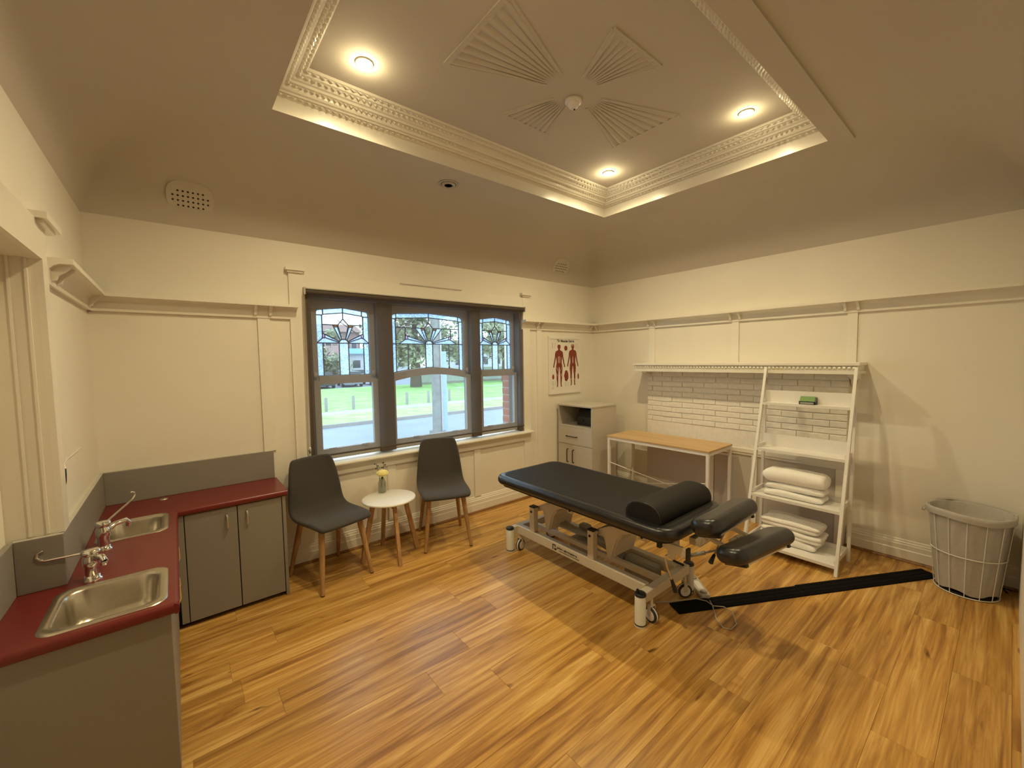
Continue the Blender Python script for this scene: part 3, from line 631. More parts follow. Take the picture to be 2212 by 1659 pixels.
# taps
def tap(x, y, lev, spout, label, h):
    t = thing('tap', label, 'tap', (x, y, CT), group='elbow lever taps')
    obj('base', MB().lathe([(.030,0),(.030,.006),(.024,.010),(.024,.02),(0,.02)], (x,y,CT), 18), m_chrome, t)
    obj('body', MB().lathe([(.021,.02),(.021,h*.45),(.027,h*.5),(.027,h*.72),(.022,h*.78),(.022,h*.82)], (x,y,CT), 18), m_chrome, t)
    obj('cap', MB().lathe([(.026,h*.82),(.030,h*.86),(.030,h*.97),(.022,h),(0,h)], (x,y,CT), 18), m_chrome, t)
    z = CT+h*.92; d = Vector((lev[0],lev[1],0)).normalized(); L = lev[2]
    pts = [Vector((x,y,z))+d*(.02+L*k/6)+Vector((0,0,lev[3]*k/6)) for k in range(7)]; e = pts[-1]; sd = Vector((-d.y,d.x,0))
    pts += [e+d*.012+Vector((0,0,.006)), e+d*.022+Vector((0,0,.018)), e+d*.018+Vector((0,0,.034)), e+d*.002+Vector((0,0,.040))]
    obj('elbow_lever', MB().tube(pts, .0045, 8), m_chrome, t)
    q = Vector((x,y,CT+h*.62)); s_ = Vector((spout[0],spout[1],0)).normalized(); L = spout[2]
    obj('spout', MB().tube([q+s_*.015, q+s_*L*.5+Vector((0,0,.018)), q+s_*L+Vector((0,0,.020)), q+s_*(L+.01)+Vector((0,0,.004))], .012, 10, radii=[.014,.0125,.0115,.0115]), m_chrome, t)
    obj('aerator', MB().lathe([(.0125,0),(.0125,-.016),(.009,-.018)], tuple(q+s_*(L+.01)+Vector((0,0,.004))), 12), m_chrome, t)
tap(-.302, 2.335, (-.8,.05,.105,.0), (.7,-.72,.05), 'chrome tap with a thin elbow lever turned to the wall behind the open end sink', .125)
tap(-.302, 2.685, (.55,.8,.15,.055), (.75,.65,.10), 'chrome tap with a raised elbow lever beside the corner sink', .135)
# base units
cu = thing('base_cabinet', 'grey two door base cabinet with chrome handles under the red worktop by the window', 'cabinet', (.25, 3.3, 0))
obj('carcass', MB().box(-.055,.513,3.135,3.505,.03,CB).box(-.055,.515,3.17,3.19,0,.03), m_dark, cu)
board('end_panel', (.515,.535,3.113,3.505,0,CB), cu)
board('filler_panel', (-.045,-.009,3.117,3.135,.03,CB), cu)
for a, b, hx in ((-.005,.258,.205),(.263,.511,.312)):
    d = board('door', (a,b,3.117,3.135,.03,CB-.004), cu); me_off = cu.location
    h = MB().tube([(hx,3.116,.652),(hx,3.098,.650),(hx,3.092,.63),(hx,3.091,.58),(hx,3.098,.56),(hx,3.116,.558)], .0055, 8, radii=[.006,.007,.0055,.0045,.005,.005])
    obj('handle', h, m_chrome, d)
sk = thing('sink_cabinet', 'grey sink base cabinet with a plain end panel under the red worktop', 'cabinet', (-.27, 2.5, 0))
board('end_panel', (S0,-.058,1.917,1.935,0,CB), sk)
obj('carcass', MB().box(S0,-.075,1.937,1.95,.06,CB).box(S0,-.49,1.95,RY1-.03,.06,CB).box(-.37,-.355,RY1,3.50,.06,CB).box(S0,-.10,1.95,RY1-.03,.06,.075).box(-.36,-.10,RY1,3.11,.06,.075).box(-.11,-.10,1.94,3.11,0,.06), m_dark, sk)
for a, b, hy in ((1.938,2.33,2.29),(2.335,2.73,2.375),(2.735,3.112,2.78)):
    d = board('door', (-.076,-.058,a,b,.06,CB-.004), sk)
    h = MB().tube([(-.058,hy,.64),(-.040,hy,.638),(-.034,hy,.62),(-.034,hy,.57),(-.040,hy,.55),(-.058,hy,.548)], .005, 8); obj('handle', h, m_chrome, d)
# pen and thin white line on the wall
pn = thing('hanging_pen', 'slim black pen with a thin white line along the wall above the splashback', 'pen', (-.372, 2.475, 1.09))
obj('barrel', MB().lathe([(0,0),(.0025,.012),(.006,.03),(.0075,.06),(.0078,.085),(0,.085)], (-.378,2.475,1.092), 12), m_black, pn)
obj('collar', MB().lathe([(.0082,.085),(.0082,.091),(.005,.092),(.005,.102),(0,.104)], (-.378,2.475,1.092), 12), m_white, pn)
obj('cord', MB().tube([(-.378,2.475,1.194),(-.3865,2.60,1.1925),(-.3875,2.80,1.19),(-.3885,2.98,1.188)], .0022, 6), m_white, pn)  # thin white tube running along the wall from the pen's collar

# ================================================================== CHAIRS
def chair(label, loc, rz):
    t = thing('chair', label, 'chair', loc, rz, group='grey upholstered chairs under the window')
    prof_ = [(-.255,.435),(-.245,.452),(-.20,.461),(-.10,.452),(.0,.445),(.08,.447),(.135,.463),(.17,.50),(.19,.555),(.207,.63),(.225,.71),(.243,.79),(.256,.845),(.262,.868)]
    wid = [.375,.40,.42,.43,.438,.440,.435,.428,.418,.402,.382,.355,.325,.285]
    nx = 12; v = []
    for (y, z), w in zip(prof_, wid):
        for i in range(nx+1):
            s_ = 2*i/nx-1; back = max(0, min(1, (z-.47)/.2)); seat = 1-back
            dz = .018*abs(s_)**2.5*seat*(1 if y > -.2 else .3); dy = -.040*abs(s_)**2.2*back
            v.append((s_*w/2, y+dy, z+dz))
    f = [(j*(nx+1)+i, j*(nx+1)+i+1, (j+1)*(nx+1)+i+1, (j+1)*(nx+1)+i) for j in range(len(prof_)-1) for i in range(nx)]
    o = obj('upholstered_shell', MB().add(v, f, True), m_fab, t, local=True)
    s_ = o.modifiers.new('solid', 'SOLIDIFY'); s_.thickness = .036; s_.offset = 0
    u = o.modifiers.new('sub', 'SUBSURF'); u.levels = 2; u.render_levels = 2
    obj('seat_frame', MB().box(-.15,.15,-.16,.12,.416,.432), m_black, t, local=True)
    for sx in (-1, 1):
        for sy in (-1, 1):
            a = (sx*.193, sy*.235-.0, 0); b = (sx*.145, -.165 if sy < 0 else .125, .432); A, B = Vector(a), Vector(b)
            l = obj('leg', MB().tube([A+(B-A)*k/4 for k in range(5)], .02, 14, radii=[.0125,.0155,.018,.020,.021]), m_beech, t, local=True)
            obj('foot_cap', MB().tube([A, A+(B-A)*.012], .0132, 12), m_black, l, local=True)
    return t
chair('dark grey upholstered chair with beech legs next to the red worktop', (.832, 3.205, 0), math.radians(13.6))
chair('dark grey upholstered chair with beech legs between side table and treatment table', (1.796, 3.19, 0), math.radians(-20.8))
# ================================================================== SIDE TABLE
tx, ty = 1.302, 3.205
st = thing('side_table', 'small round white topped side table with four beech legs', 'side table', (tx, ty, 0))
obj('table_top', MB().lathe([(0,.462),(.19,.462),(.208,.468),(.213,.475),(.210,.482),(.203,.485),(0,.485)], (tx,ty,0), 48), m_white, st)
for k, (dx, dy) in enumerate(((-.02,-.225),(.225,-.02),(.02,.225),(-.225,.02))):
    d = Vector((dx,dy,0)).normalized(); A = Vector((tx+dx,ty+dy,0)); B = Vector((tx,ty,.46))+d*.13
    obj('leg', MB().bar(A, B, .026, .034, d), m_beech, st)
obj('cross_brace', MB().bar((tx-.013,ty-.13,.444),(tx+.013,ty+.13,.444),.03,.035).bar((tx-.13,ty+.013,.444),(tx+.13,ty-.013,.444),.03,.035), m_beech, st)
vx, vy = 1.305, 3.355
va = thing('flower_vase', 'small clear glass jar of water on the white side table', 'vase', (vx, vy, .485))
obj('glass', MB().lathe([(0,.003),(.027,.003),(.032,.006),(.033,.05),(.033,.085),(.026,.105),(.0235,.115),(.0235,.125),(.022,.125),(.022,.112),(.024,.103),(.031,.083),(.031,.008),(0,.006)], (vx,vy,.485), 24), m_vase, va)
fw_ = thing('flower', 'single pale yellow round bloom in the glass jar', 'flower', (vx, vy, .496))
fm = MB(); fc = Vector((vx+.003, vy-.008, .650))
for ring_ in range(6):
    n = 5+ring_*3
    for k in range(n):
        a = 2*PI*(k+ring_*.37)/n; el = PI/2-ring_*.30; r_ = .036
        c_ = fc+Vector((math.cos(a)*math.cos(el)*r_*1.15, math.sin(a)*math.cos(el)*r_*1.15, math.sin(el)*r_*.75)); fm.ball(c_, (.013,.013,.008), 6, 4)
fm.ball(fc, (.036,.036,.026), 12, 8)
obj('bloom', fm, m_yel, fw_); obj('stem', MB().tube([(vx-.012,vy+.004,.497),(vx,vy,.57),(vx+.003,vy-.006,.64)], .003, 6), m_stem, fw_)
obj('calyx', MB().ball((vx+.002,vy-.007,.612), (.009,.009,.014), 8, 6), m_stem, fw_)
for i, (dx, dy, h, lab) in enumerate(((-.035,.02,.735,'thin dark budded sprig leaning left behind the yellow bloom'),(.03,.015,.745,'thin dark budded sprig leaning right behind the yellow bloom'))):
    sg = thing('flower_sprig', lab, 'sprig', (vx, vy, .497))
    obj('stem', MB().tube([(vx-.01*(1 if dx > 0 else -1),vy+.012,.497),(vx+dx*.3,vy+dy*.5,.60),(vx+dx*.7,vy+dy,.67),(vx+dx,vy+dy,h)], .0022, 6), m_stem, sg)
    for k in range(4): obj('bud', MB().ball((vx+dx*(.7+.12*k)+(-1)**k*.011, vy+dy, .675+.02*k), (.008,.004,.006), 6, 5), m_stem, sg)

# ================================================================== POSTER
PX0, PX1, PZ0, PZ1 = 3.449, 4.017, 1.165, 1.862; PY = YW-.020
po = thing('poster', 'white framed poster of the human muscles hanging on the window wall', 'poster', ((PX0+PX1)/2, YW-.01, PZ0))
fr = .028
obj('frame', MB().box(PX0,PX1,PY,YW,PZ0,PZ0+fr+.012).box(PX0,PX1,PY,YW,PZ1-fr,PZ1).box(PX0,PX0+fr,PY,YW,PZ0+fr+.012,PZ1-fr).box(PX1-fr,PX1,PY,YW,PZ0+fr+.012,PZ1-fr), m_white, po)
obj('print_sheet', MB().box(PX0+fr,PX1-fr,PY+.006,YW,PZ0+fr+.012,PZ1-fr), m_paper, po)
pw, ph = PX1-PX0, PZ1-PZ0
def pp(u, v, h): return (PX0+u*pw, PY+.006-h, PZ0+v*ph)
text('title', 'The Muscular System', .042, m_ink, po, lambda x, y: Vector((PX0+.255*pw+x, PY+.0045, PZ0+.905*ph+y)), .84)
half = [(0,1),(.045,.995),(.062,.96),(.055,.925),(.035,.895),(.038,.87),(.085,.855),(.135,.835),(.155,.79),(.165,.72),(.19,.63),(.21,.55),(.235,.49),(.225,.455),(.195,.46),(.19,.5),(.165,.56),(.14,.64),(.118,.72),(.112,.67),(.1,.60),(.105,.55),(.125,.48),(.128,.40),(.105,.28),(.108,.2),(.085,.08),(.088,.03),(.11,.0),(.055,0),(.05,.05),(.045,.13),(.042,.25),(.03,.33),(.012,.46),(0,.47)]
FH = .735
def figure(uc, vb, back):
    poly = [(uc+a*FH*ph/pw*.86, vb+b*FH) for a, b in half]; polyL = [(uc-a*FH*ph/pw*.86, vb+b*FH) for a, b in half][::-1]
    f = MB(); full = poly[:-1]+[poly[-1]]+polyL[1:-1]
    f.prism(full, pp, .0003, .0010); o = obj('muscle_figure', f, m_musc, po)
    k = FH*ph/pw*.86; l = MB()
    if not back:
        for s_ in (-1, 1):
            l.prism([(uc+s_*.008*k,vb+.56*FH),(uc+s_*.045*k,vb+.56*FH),(uc+s_*.05*k,vb+.70*FH),(uc+s_*.02*k,vb+.73*FH),(uc+s_*.008*k,vb+.72*FH)], pp, .0011, .0014)
            l.prism([(uc+s_*.065*k,vb+.25*FH),(uc+s_*.08*k,vb+.25*FH),(uc+s_*.09*k,vb+.31*FH),(uc+s_*.07*k,vb+.31*FH)], pp, .0011, .0014)
            l.prism([(uc+s_*.05*k,vb+.39*FH),(uc+s_*.06*k,vb+.36*FH),(uc+s_*.10*k,vb+.45*FH),(uc+s_*.09*k,vb+.48*FH)], pp, .0011, .0014)
    else:
        l.prism([(uc,vb+.52*FH),(uc+.03*k,vb+.57*FH),(uc+.02*k,vb+.68*FH),(uc,vb+.72*FH),(uc-.02*k,vb+.68*FH),(uc-.03*k,vb+.57*FH)], pp, .0011, .0014)
        l.prism([(uc-.035*k,vb+.955*FH),(uc+.035*k,vb+.955*FH),(uc+.02*k,vb+.985*FH),(uc-.02*k,vb+.985*FH)], pp, .0011, .0014)
        for s_ in (-1, 1):
            l.prism([(uc+s_*.05*k,vb+.12*FH),(uc+s_*.075*k,vb+.12*FH),(uc+s_*.08*k,vb+.17*FH),(uc+s_*.055*k,vb+.17*FH)], pp, .0011, .0014)
    obj('pale_muscles', l, m_musc2, o)
figure(.315, .125, False); figure(.745, .135, True)
for (u, v, a, b, m) in ((.525,.80,.05,.045,m_musc),(.535,.31,.065,.10,m_musc),(.13,.30,.03,.045,m_musc),(.92,.29,.022,.055,m_musc)):
    n = 14; obj('detail_drawing', MB().prism([(u+a*math.cos(2*PI*k/n)*(1+.15*math.sin(3*k)), v+b*math.sin(2*PI*k/n)) for k in range(n)], pp, .0003, .001), m, po)
cap_ = MB()
for (u0, v0, n, w_) in ((.10,.80,8,.045),(.18,.80,8,.03),(.835,.80,8,.03),(.895,.80,8,.03),(.10,.15,7,.05),(.19,.16,6,.03),(.50,.12,7,.04),(.58,.13,6,.03),(.10,.09,3,.06)):
    for k in range(n): cap_.box(*[x for p in zip(pp(u0,v0+k*.012,.0003),pp(u0+w_*random.uniform(.6,1),v0+k*.012+.005,.0008)) for x in sorted(p)])
obj('caption_lines', cap_, m_inkg, po)

# ================================================================== WHITE CABINET IN THE CORNER
KX0, KX1, KY0, KY1, KH = 3.575, 4.02, 2.965, 3.488, 1.05
kc = thing('storage_cabinet', 'tall white cabinet with open top niche, drawer and two doors in the corner', 'cabinet', ((KX0+KX1)/2, (KY0+KY1)/2, 0))
bevel(obj('top_panel', MB().box(KX0-.008,KX1,KY0-.005,KY1+.005,KH-.018,KH), m_cabw, kc), .002)
obj('carcass', MB().box(KX0+.018,KX1,KY0,KY0+.016,0,KH-.018).box(KX0+.018,KX1,KY1-.016,KY1,0,KH-.018).box(KX1-.008,KX1,KY0+.016,KY1-.016,0,KH-.018).box(KX0+.018,KX1-.008,KY0+.016,KY1-.016,.785,.80).box(KX0+.022,KX1-.008,KY0+.016,KY1-.016,.04,.055), m_cabw, kc)
obj('niche_edge', MB().box(KX0+.004,KX0+.018,KY0,KY0+.016,.785,KH-.018).box(KX0+.004,KX0+.018,KY1-.016,KY1,.785,KH-.018).box(KX0+.004,KX0+.018,KY0+.016,KY1-.016,.785,.80), m_cabw, kc)
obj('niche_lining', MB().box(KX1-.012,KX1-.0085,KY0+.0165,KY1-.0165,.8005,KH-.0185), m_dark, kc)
dr = bevel(obj('drawer', MB().box(KX0,KX0+.018,KY0+.001,KY1-.001,.582,.782), m_cabw, kc), .002)
obj('handle', MB().tube([(KX0,3.345,.677),(KX0-.022,3.343,.677),(KX0-.026,3.335,.677),(KX0-.026,3.195,.677),(KX0-.022,3.187,.677),(KX0,3.185,.677)], .0055, 8), m_black, dr)
for a, b, hy in ((KY0+.001,3.277,3.238),(3.280,KY1-.001,3.326)):
    d = bevel(obj('door', MB().box(KX0,KX0+.018,a,b,.03,.578), m_cabw, kc), .002)
    obj('handle', MB().tube([(KX0,hy,.520),(KX0-.022,hy,.518),(KX0-.026,hy,.51),(KX0-.026,hy,.378),(KX0-.022,hy,.370),(KX0,hy,.368)], .0055, 8), m_black, d)
sk_ = thing('speaker', 'black speaker box sitting in the cabinet niche', 'speaker', (3.75, 3.17, .80))
bevel(obj('housing', MB().prism([(-.07,0),(.09,0),(.09,.19),(-.02,.19),(-.055,.12),(-.07,.10)], lambda a,b,h: (3.76+a, 3.19+h, .80+b), -.12, .10), m_black, sk_), .008)
obj('control_knob', MB().tube([(3.685,3.20,.86),(3.679,3.20,.86)], .016, 14), m_black, sk_)

# ================================================================== DESK
DX0, DX1_, DY0, DY1, DH = 3.665, 4.155, 1.70, 2.826, .74
dk = thing('desk', 'slim desk with oak look top and thin white steel frame', 'desk', ((DX0+DX1_)/2, (DY0+DY1)/2, 0))
bevel(obj('desk_top', MB().box(DX0,DX1_,DY0,DY1,DH-.018,DH), m_oaktop, dk), .002)
q = .026
obj('top_frame', MB().box(DX0+.004,DX0+.004+q,DY0+.004,DY1-.004,DH-.046,DH-.0185).box(DX1_-.004-q,DX1_-.004,DY0+.004,DY1-.004,DH-.046,DH-.0185).box(DX0+.03,DX1_-.03,DY0+.004,DY0+.03,DH-.046,DH-.0185).box(DX0+.03,DX1_-.03,DY1-.03,DY1-.004,DH-.046,DH-.0185), m_white, dk)
for x in (DX0+.017, DX1_-.017):
    for y in (DY0+.017, DY1-.017):
        l = obj('leg', MB().cbox((x,y,(DH-.046)/2), (q,q,DH-.046)), m_white, dk)
obj('brace_rod', MB().tube([(DX0+.017,DY1-.017,.44),(DX1_-.017,DY0+.017,.10)], .005, 8), m_white, dk)
obj('brace_rod', MB().tube([(DX0+.017,DY0+.017,.44),(DX1_-.017,DY1-.017,.10)], .005, 8), m_white, dk)

# ================================================================== LADDER SHELF
LY0, LY1 = .739, 1.375
def lx(z): return 3.586+(4.0-3.586)*z/1.49
ls_ = thing('ladder_shelf', 'white wooden ladder shelf leaning in front of the mantel', 'shelf', (3.78, 1.057, 0))
XB = 3.985
for y in (LY0+.01, LY1-.01):
    obj('front_leg', MB().bar((lx(0),y,0),(lx(1.49),y,1.49),.02,.034,(1,0,0)), m_white, ls_)
    obj('back_leg', MB().bar((XB-.045,y,0),(XB+.003,y,1.40),.02,.028,(1,0,0)), m_white, ls_)
for z in (.075, .445, .815, 1.195):
    x0 = lx(z)-.012; xb_ = XB-.045+.034*z; w_ = MB()
    sh = bevel(obj('shelf_board', MB().box(x0,xb_,LY0+.02,LY1-.02,z-.014,z), m_white, ls_), .002)
    obj('front_lip', MB().box(x0-.006,x0+.008,LY0+.02,LY1-.02,z-.022,z-.0005), m_white, sh)
    for y in (LY0+.022, LY1-.022): obj('side_rail', MB().bar((x0+.01,y,z+.02),(xb_,y,z+.02),.012,.022), m_white, sh)
    if z > .5: obj('back_board', MB().box(xb_-.012,xb_,LY0+.02,LY1-.02,z,z+(.10 if z > 1 else .105)), m_white, sh)
    else: obj('back_board', MB().box(xb_-.012,xb_,LY0+.02,LY1-.02,z,z+.03), m_white, sh)
# towels
def towel(loc, L, D, H, layers, seed, label, rz=0):
    rnd = random.Random(seed); m = MB(); lh = H/layers
    for k in range(layers):
        x0, x1, y0, y1 = -D/2+rnd.uniform(0,.012), D/2-rnd.uniform(0,.01), -L/2+rnd.uniform(0,.014), L/2-rnd.uniform(0,.014); z0 = k*lh
        def R_(i, z, f=1.0):
            pts = rrect(x0+i,x1-i,y0+i,y1-i,max(.004,.03-i*.5),7); cx_, cy_ = (x0+x1)/2, (y0+y1)/2; full = []
            for a, b in zip(pts, pts[1:]+pts[:1]):
                n_ = max(1, int(math.hypot(b[0]-a[0], b[1]-a[1])/.03)); full += [(a[0]+(b[0]-a[0])*t/n_, a[1]+(b[1]-a[1])*t/n_) for t in range(n_)]
            return [(cx_+(x-cx_)*f, cy_+(y-cy_)*f, z) for x, y in full]
        ys_ = rrect(x0,x1,y0,y1,.03,7)
        base = R_(0, 0)
        def ring_(i, z, f=1.0):
            cx_, cy_ = (x0+x1)/2, (y0+y1)/2; fx_, fy_ = (1-2*i/(x1-x0))*f, (1-2*i/(y1-y0))*f
            return [(cx_+(x-cx_)*fx_, cy_+(y-cy_)*fy_, z) for x, y, _ in base]
        r_ = lh*.5; rings_ = [ring_(0, z0, .5)]
        for q_ in range(9): a = -PI/2+PI*q_/8; rings_.append(ring_(r_*(1-math.cos(a))*.9, z0+r_+r_*math.sin(a)))
        for f in (.8, .6, .4, .2): rings_.append(ring_(r_*.9, z0+lh+.004*(1-f), f))
        m.loft(rings_, True, True, True)
    def sag(v):
        k = v.z/H; e = (abs(v.y)/(L/2))**3
        n1 = noise.noise((v.x*8+seed, v.y*6, v.z*6)); n2 = noise.noise((v.x*22+seed, v.y*19, v.z*16))
        return Vector((v.x+noise.noise((v.y*9, v.z*16+seed, 3))*.012, v.y+noise.noise((v.x*9, v.z*22+seed, 7))*.014, max(0, v.z+(n1*.014+n2*.004-.012*e)*k)))
    m.xf(sag)
    o = obj('folded_towel', m, m_towel); o.location = loc; o.rotation_euler = (0,0,rz)
    return tag(o, label, 'towel', 'folded white towels on the ladder shelf')
towel((3.815,1.10,.077), .43, .25, .056, 1, 11, 'folded white towel lowest in the stack on the bottom shelf')
towel((3.82,1.08,.134), .43, .24, .066, 2, 12, 'folded white towel in the middle of the stack on the bottom shelf')
towel((3.825,1.09,.202), .42, .23, .068, 2, 13, 'folded white towel on top of the bottom shelf stack')
towel((3.835,1.085,.447), .43, .20, .050, 1, 14, 'folded white towel lowest in the stack on the second shelf')
towel((3.845,1.075,.498), .42, .19, .050, 1, 15, 'thin folded white towel in the middle of the second shelf stack')
towel((3.85,1.08,.549), .45, .20, .112, 1, 16, 'thick rolled white towel on top of the second shelf stack')
gb = thing('green_box', 'small green box with a black rimmed front on the top ladder shelf', 'box', (3.935, 1.04, 1.195))
obj('card_box', MB().prism([(-.022,0),(.022,0),(.022,.062),(.004,.062),(-.022,.022)], lambda a,b,h: (3.94+a, 1.04+h, 1.195+b), -.050, .050), m_green, gb)
obj('front_rim', MB().box(3.911,3.918,.987,1.093,1.195,1.2).box(3.911,3.918,.987,1.093,1.215,1.22).box(3.911,3.918,1.087,1.093,1.2,1.215).box(3.911,3.918,.987,.993,1.2,1.215), m_black, gb)
obj('side_cap', MB().prism([(-.024,0),(.022,0),(.022,.058),(.004,.058),(-.024,.022)], lambda a,b,h: (3.94+a, .987+h, 1.195+b), -.006, .0025), m_black, gb)
obj('front_slot', MB().box(3.9145,3.918,.993,1.087,1.2,1.215), m_greyl, gb)

# ================================================================== TREATMENT TABLE
BXC = 2.345
bed = thing('treatment_table', 'black padded massage treatment table on a cream steel lifting frame', 'treatment table', (BXC, 2.0, 0))
ol = rrect(1.985, 2.705, 1.115, 2.69, [.13, .10, .10, .13], 8)
mt_ = obj('mattress', MB().cushion(ol, .580, .655, .034, 6), m_vinyl, bed)
obj('deck_board', MB().prism(rrect(2.02,2.67,1.16,2.65,.08), lambda a,b,h: (a,b,h), .566, .581), m_black, bed)
obj('stitched_top', MB().cushion(rrect(2.03,2.66,1.17,2.645,.09,6), .6545, .6565, .002, 1), m_vmatte, mt_)
fr_ = MB()
for x in (2.14, 2.55): fr_.box(x-.02,x+.02,1.16,2.50,.525,.566)
for y in (1.30, 1.95, 2.45): fr_.box(2.16,2.53,y-.02,y+.02,.527,.564)
obj('deck_frame', fr_, m_frame, bed)
for y in (1.955, 1.372):
    for x in (2.117, 2.573):
        h_ = bevel(obj('hanger_plate', MB().box(x-.006,x+.006,y-.026,y+.026,.498,.570), m_frame, bed), .003)
        sx = -1 if x < BXC else 1
        obj('bolt', MB().tube([(x+sx*.006,y,.520),(x+sx*.010,y,.520)], .009, 12), m_dark, h_)
# lower chassis
for x in (2.17, 2.52): bevel(obj('side_beam', MB().box(x-.025,x+.025,1.375,2.58,.142,.212), m_frame, bed), .004)
for y in (1.35, 2.605): bevel(obj('end_beam', MB().box(2.095,2.60,y-.025,y+.025,.142,.202), m_frame, bed), .004)
def wheel(x, y, axis, name='castor'):
    a = Vector(axis).normalized(); c_ = Vector((x,y,.045)); w_ = obj(name, MB().tube([c_-a*.016, c_-a*.013, c_+a*.013, c_+a*.016], .045, 22, radii=[.040,.045,.045,.040]), m_tyre, bed)
    for s_ in (-1, 1): obj('hub', MB().tube([c_+a*s_*.0155, c_+a*s_*.019], .033, 18, radii=[.034,.030]), m_white, w_)
    obj('white_band', MB().tube([c_-a*.005, c_+a*.005], .0458, 22), m_white, w_)
    obj('fork', MB().tube([c_+Vector((0,0,.046)), c_+Vector((0,0,.098))], .010, 10).bar(c_+a*.022+Vector((0,0,0)), c_+a*.022+Vector((0,0,.06)), .022, .004, tuple(a)).bar(c_-a*.022, c_-a*.022+Vector((0,0,.06)), .022, .004, tuple(a)).bar(c_-a*.024+Vector((0,0,.058)), c_+a*.024+Vector((0,0,.058)), .022, .006), m_frame, w_)
    obj('hub_mark', MB().tube([c_-a*.0195, c_-a*.0205], .004, 8), m_dark, w_)
def pedal(p, d, nv, axis=(1,0,0)):
    p, d = Vector(p), Vector(d).normalized(); o = obj('brake_pedal', MB().ball((0,0,0), (.024,.040,.013), 14, 8), m_black, bed)
    n_ = Vector(nv).normalized(); sd = d.cross(n_).normalized(); R_ = Matrix((sd, d, sd.cross(d))).transposed()
    o.data.transform(R_.to_4x4()); o.data.transform(Matrix.Translation(p))
for (x, y, wx, wy, ax_) in ((2.066,1.352,2.150,1.330,(1,-.15,0)),(2.628,1.345,2.545,1.330,(.63,.77,0)),(2.087,2.604,2.165,2.566,(.24,-.96,0)),(2.61,2.604,2.53,2.566,(.8,.6,0))):
    ps = obj('post', MB().lathe([(.034,.0),(.034,.010),(.0325,.011),(.0325,.190),(0,.190)], (x,y,0), 24), m_frame, bed)
    obj('foot_ring', MB().lathe([(.0345,.012),(.0345,.018)], (x,y,0), 24), m_black, ps); obj('post_cap', MB().lathe([(.0335,.188),(.0335,.199),(.030,.203),(0,.203)], (x,y,0), 24), m_black, ps)
    wheel(wx, wy, ax_)
def fixp(o_list): pass
pd = []
for p, d, nv in (((2.045,1.362,.235),(.25,-.35,.85),(-.7,-.5,.1)),((2.51,1.40,.245),(-.2,.45,.7),(-.6,-.6,.2)),((2.175,2.535,.120),(.1,-.5,-.7),(-.8,-.3,.2))):
    pedal(p, d, nv)
for a, b in (((2.062,1.355,.20),(2.05,1.362,.225)),((2.56,1.345,.205),(2.515,1.395,.235)),((2.155,2.555,.17),(2.17,2.54,.13))): obj('pedal_arm', MB().tube([a,b], .008, 8), m_black, bed)
# masts and lever plates
for x in (2.17, 2.52):
    for y in (2.40, 1.80):
        ms = bevel(obj('mast', MB().box(x-.023,x+.023,y-.026,y+.026,.212,.410), m_frame, bed), .003)
        obj('mast_cap', MB().box(x-.024,x+.024,y-.027,y+.027,.410,.419), m_black, ms); sx = -1 if x < BXC else 1
        obj('bolt', MB().tube([(x+sx*.023,y+.004,.375),(x+sx*.028,y+.004,.375)], .009, 12), m_dark, ms)
for y0 in (2.40, 1.80):
    pl = [(-.02,.370),(-.02,.415),(-.10,.455),(-.30,.505),(-.34,.505),(-.34,.468),(-.26,.455),(-.20,.425),(-.165,.38),(-.14,.31),(-.125,.245),(-.105,.235),(-.088,.25),(-.075,.33),(-.055,.385)]
    for x in (2.222, 2.470):
        bevel(obj('lever_plate', MB().prism([(y0+a, b) for a, b in pl], lambda a,b,h: (x+h, a, b), -.006, .006), m_frame, bed), .003)
    lv = obj('lever_tube', MB().tube([(2.195,y0,.385),(2.495,y0,.385)], .019, 12).tube([(2.222,y0-.32,.487),(2.470,y0-.32,.487)], .017, 12).tube([(2.222,y0-.106,.262),(2.470,y0-.106,.262)], .012, 12), m_frame, bed)
    obj('lever_web', MB().prism([(y0-.125,.25),(y0-.14,.31),(y0-.165,.38),(y0-.20,.425),(y0-.205,.415),(y0-.172,.372),(y0-.148,.305),(y0-.132,.247)], lambda a,b,h: (h,a,b), 2.228, 2.464), m_frame, bed)
obj('link_tube', MB().tube([(2.345,2.294,.262),(2.345,1.694,.262)], .018, 12), m_greyp, bed)
obj('actuator_rod', MB().tube([(2.39,2.26,.275),(2.40,1.99,.225)], .011, 10), m_steel, bed); obj('actuator_body', MB().tube([(2.40,1.99,.225),(2.41,1.70,.18)], .026, 14), m_greyp, bed)
bevel(obj('motor_housing', MB().box(2.39,2.47,1.45,1.70,.065,.200), m_greyp, bed), .014, 3); bevel(obj('control_box', MB().prism([(2.02,.09),(2.20,.09),(2.20,.175),(2.02,.19)], lambda a,b,h: (h,a,b), 2.37, 2.45), m_greyp, bed), .008)
bevel(obj('gearbox', MB().box(2.42,2.485,2.06,2.15,.20,.285), m_greyp, bed), .015, 3)
obj('motor_cable', MB().tube([(2.45,2.06,.23),(2.47,2.02,.27),(2.46,1.97,.20),(2.47,1.9,.16),(2.44,1.8,.15),(2.43,1.70,.14)], .004, 6), m_black, bed)
obj('chassis_rail', MB().box(2.33,2.36,1.375,2.58,.150,.185), m_frame, bed)
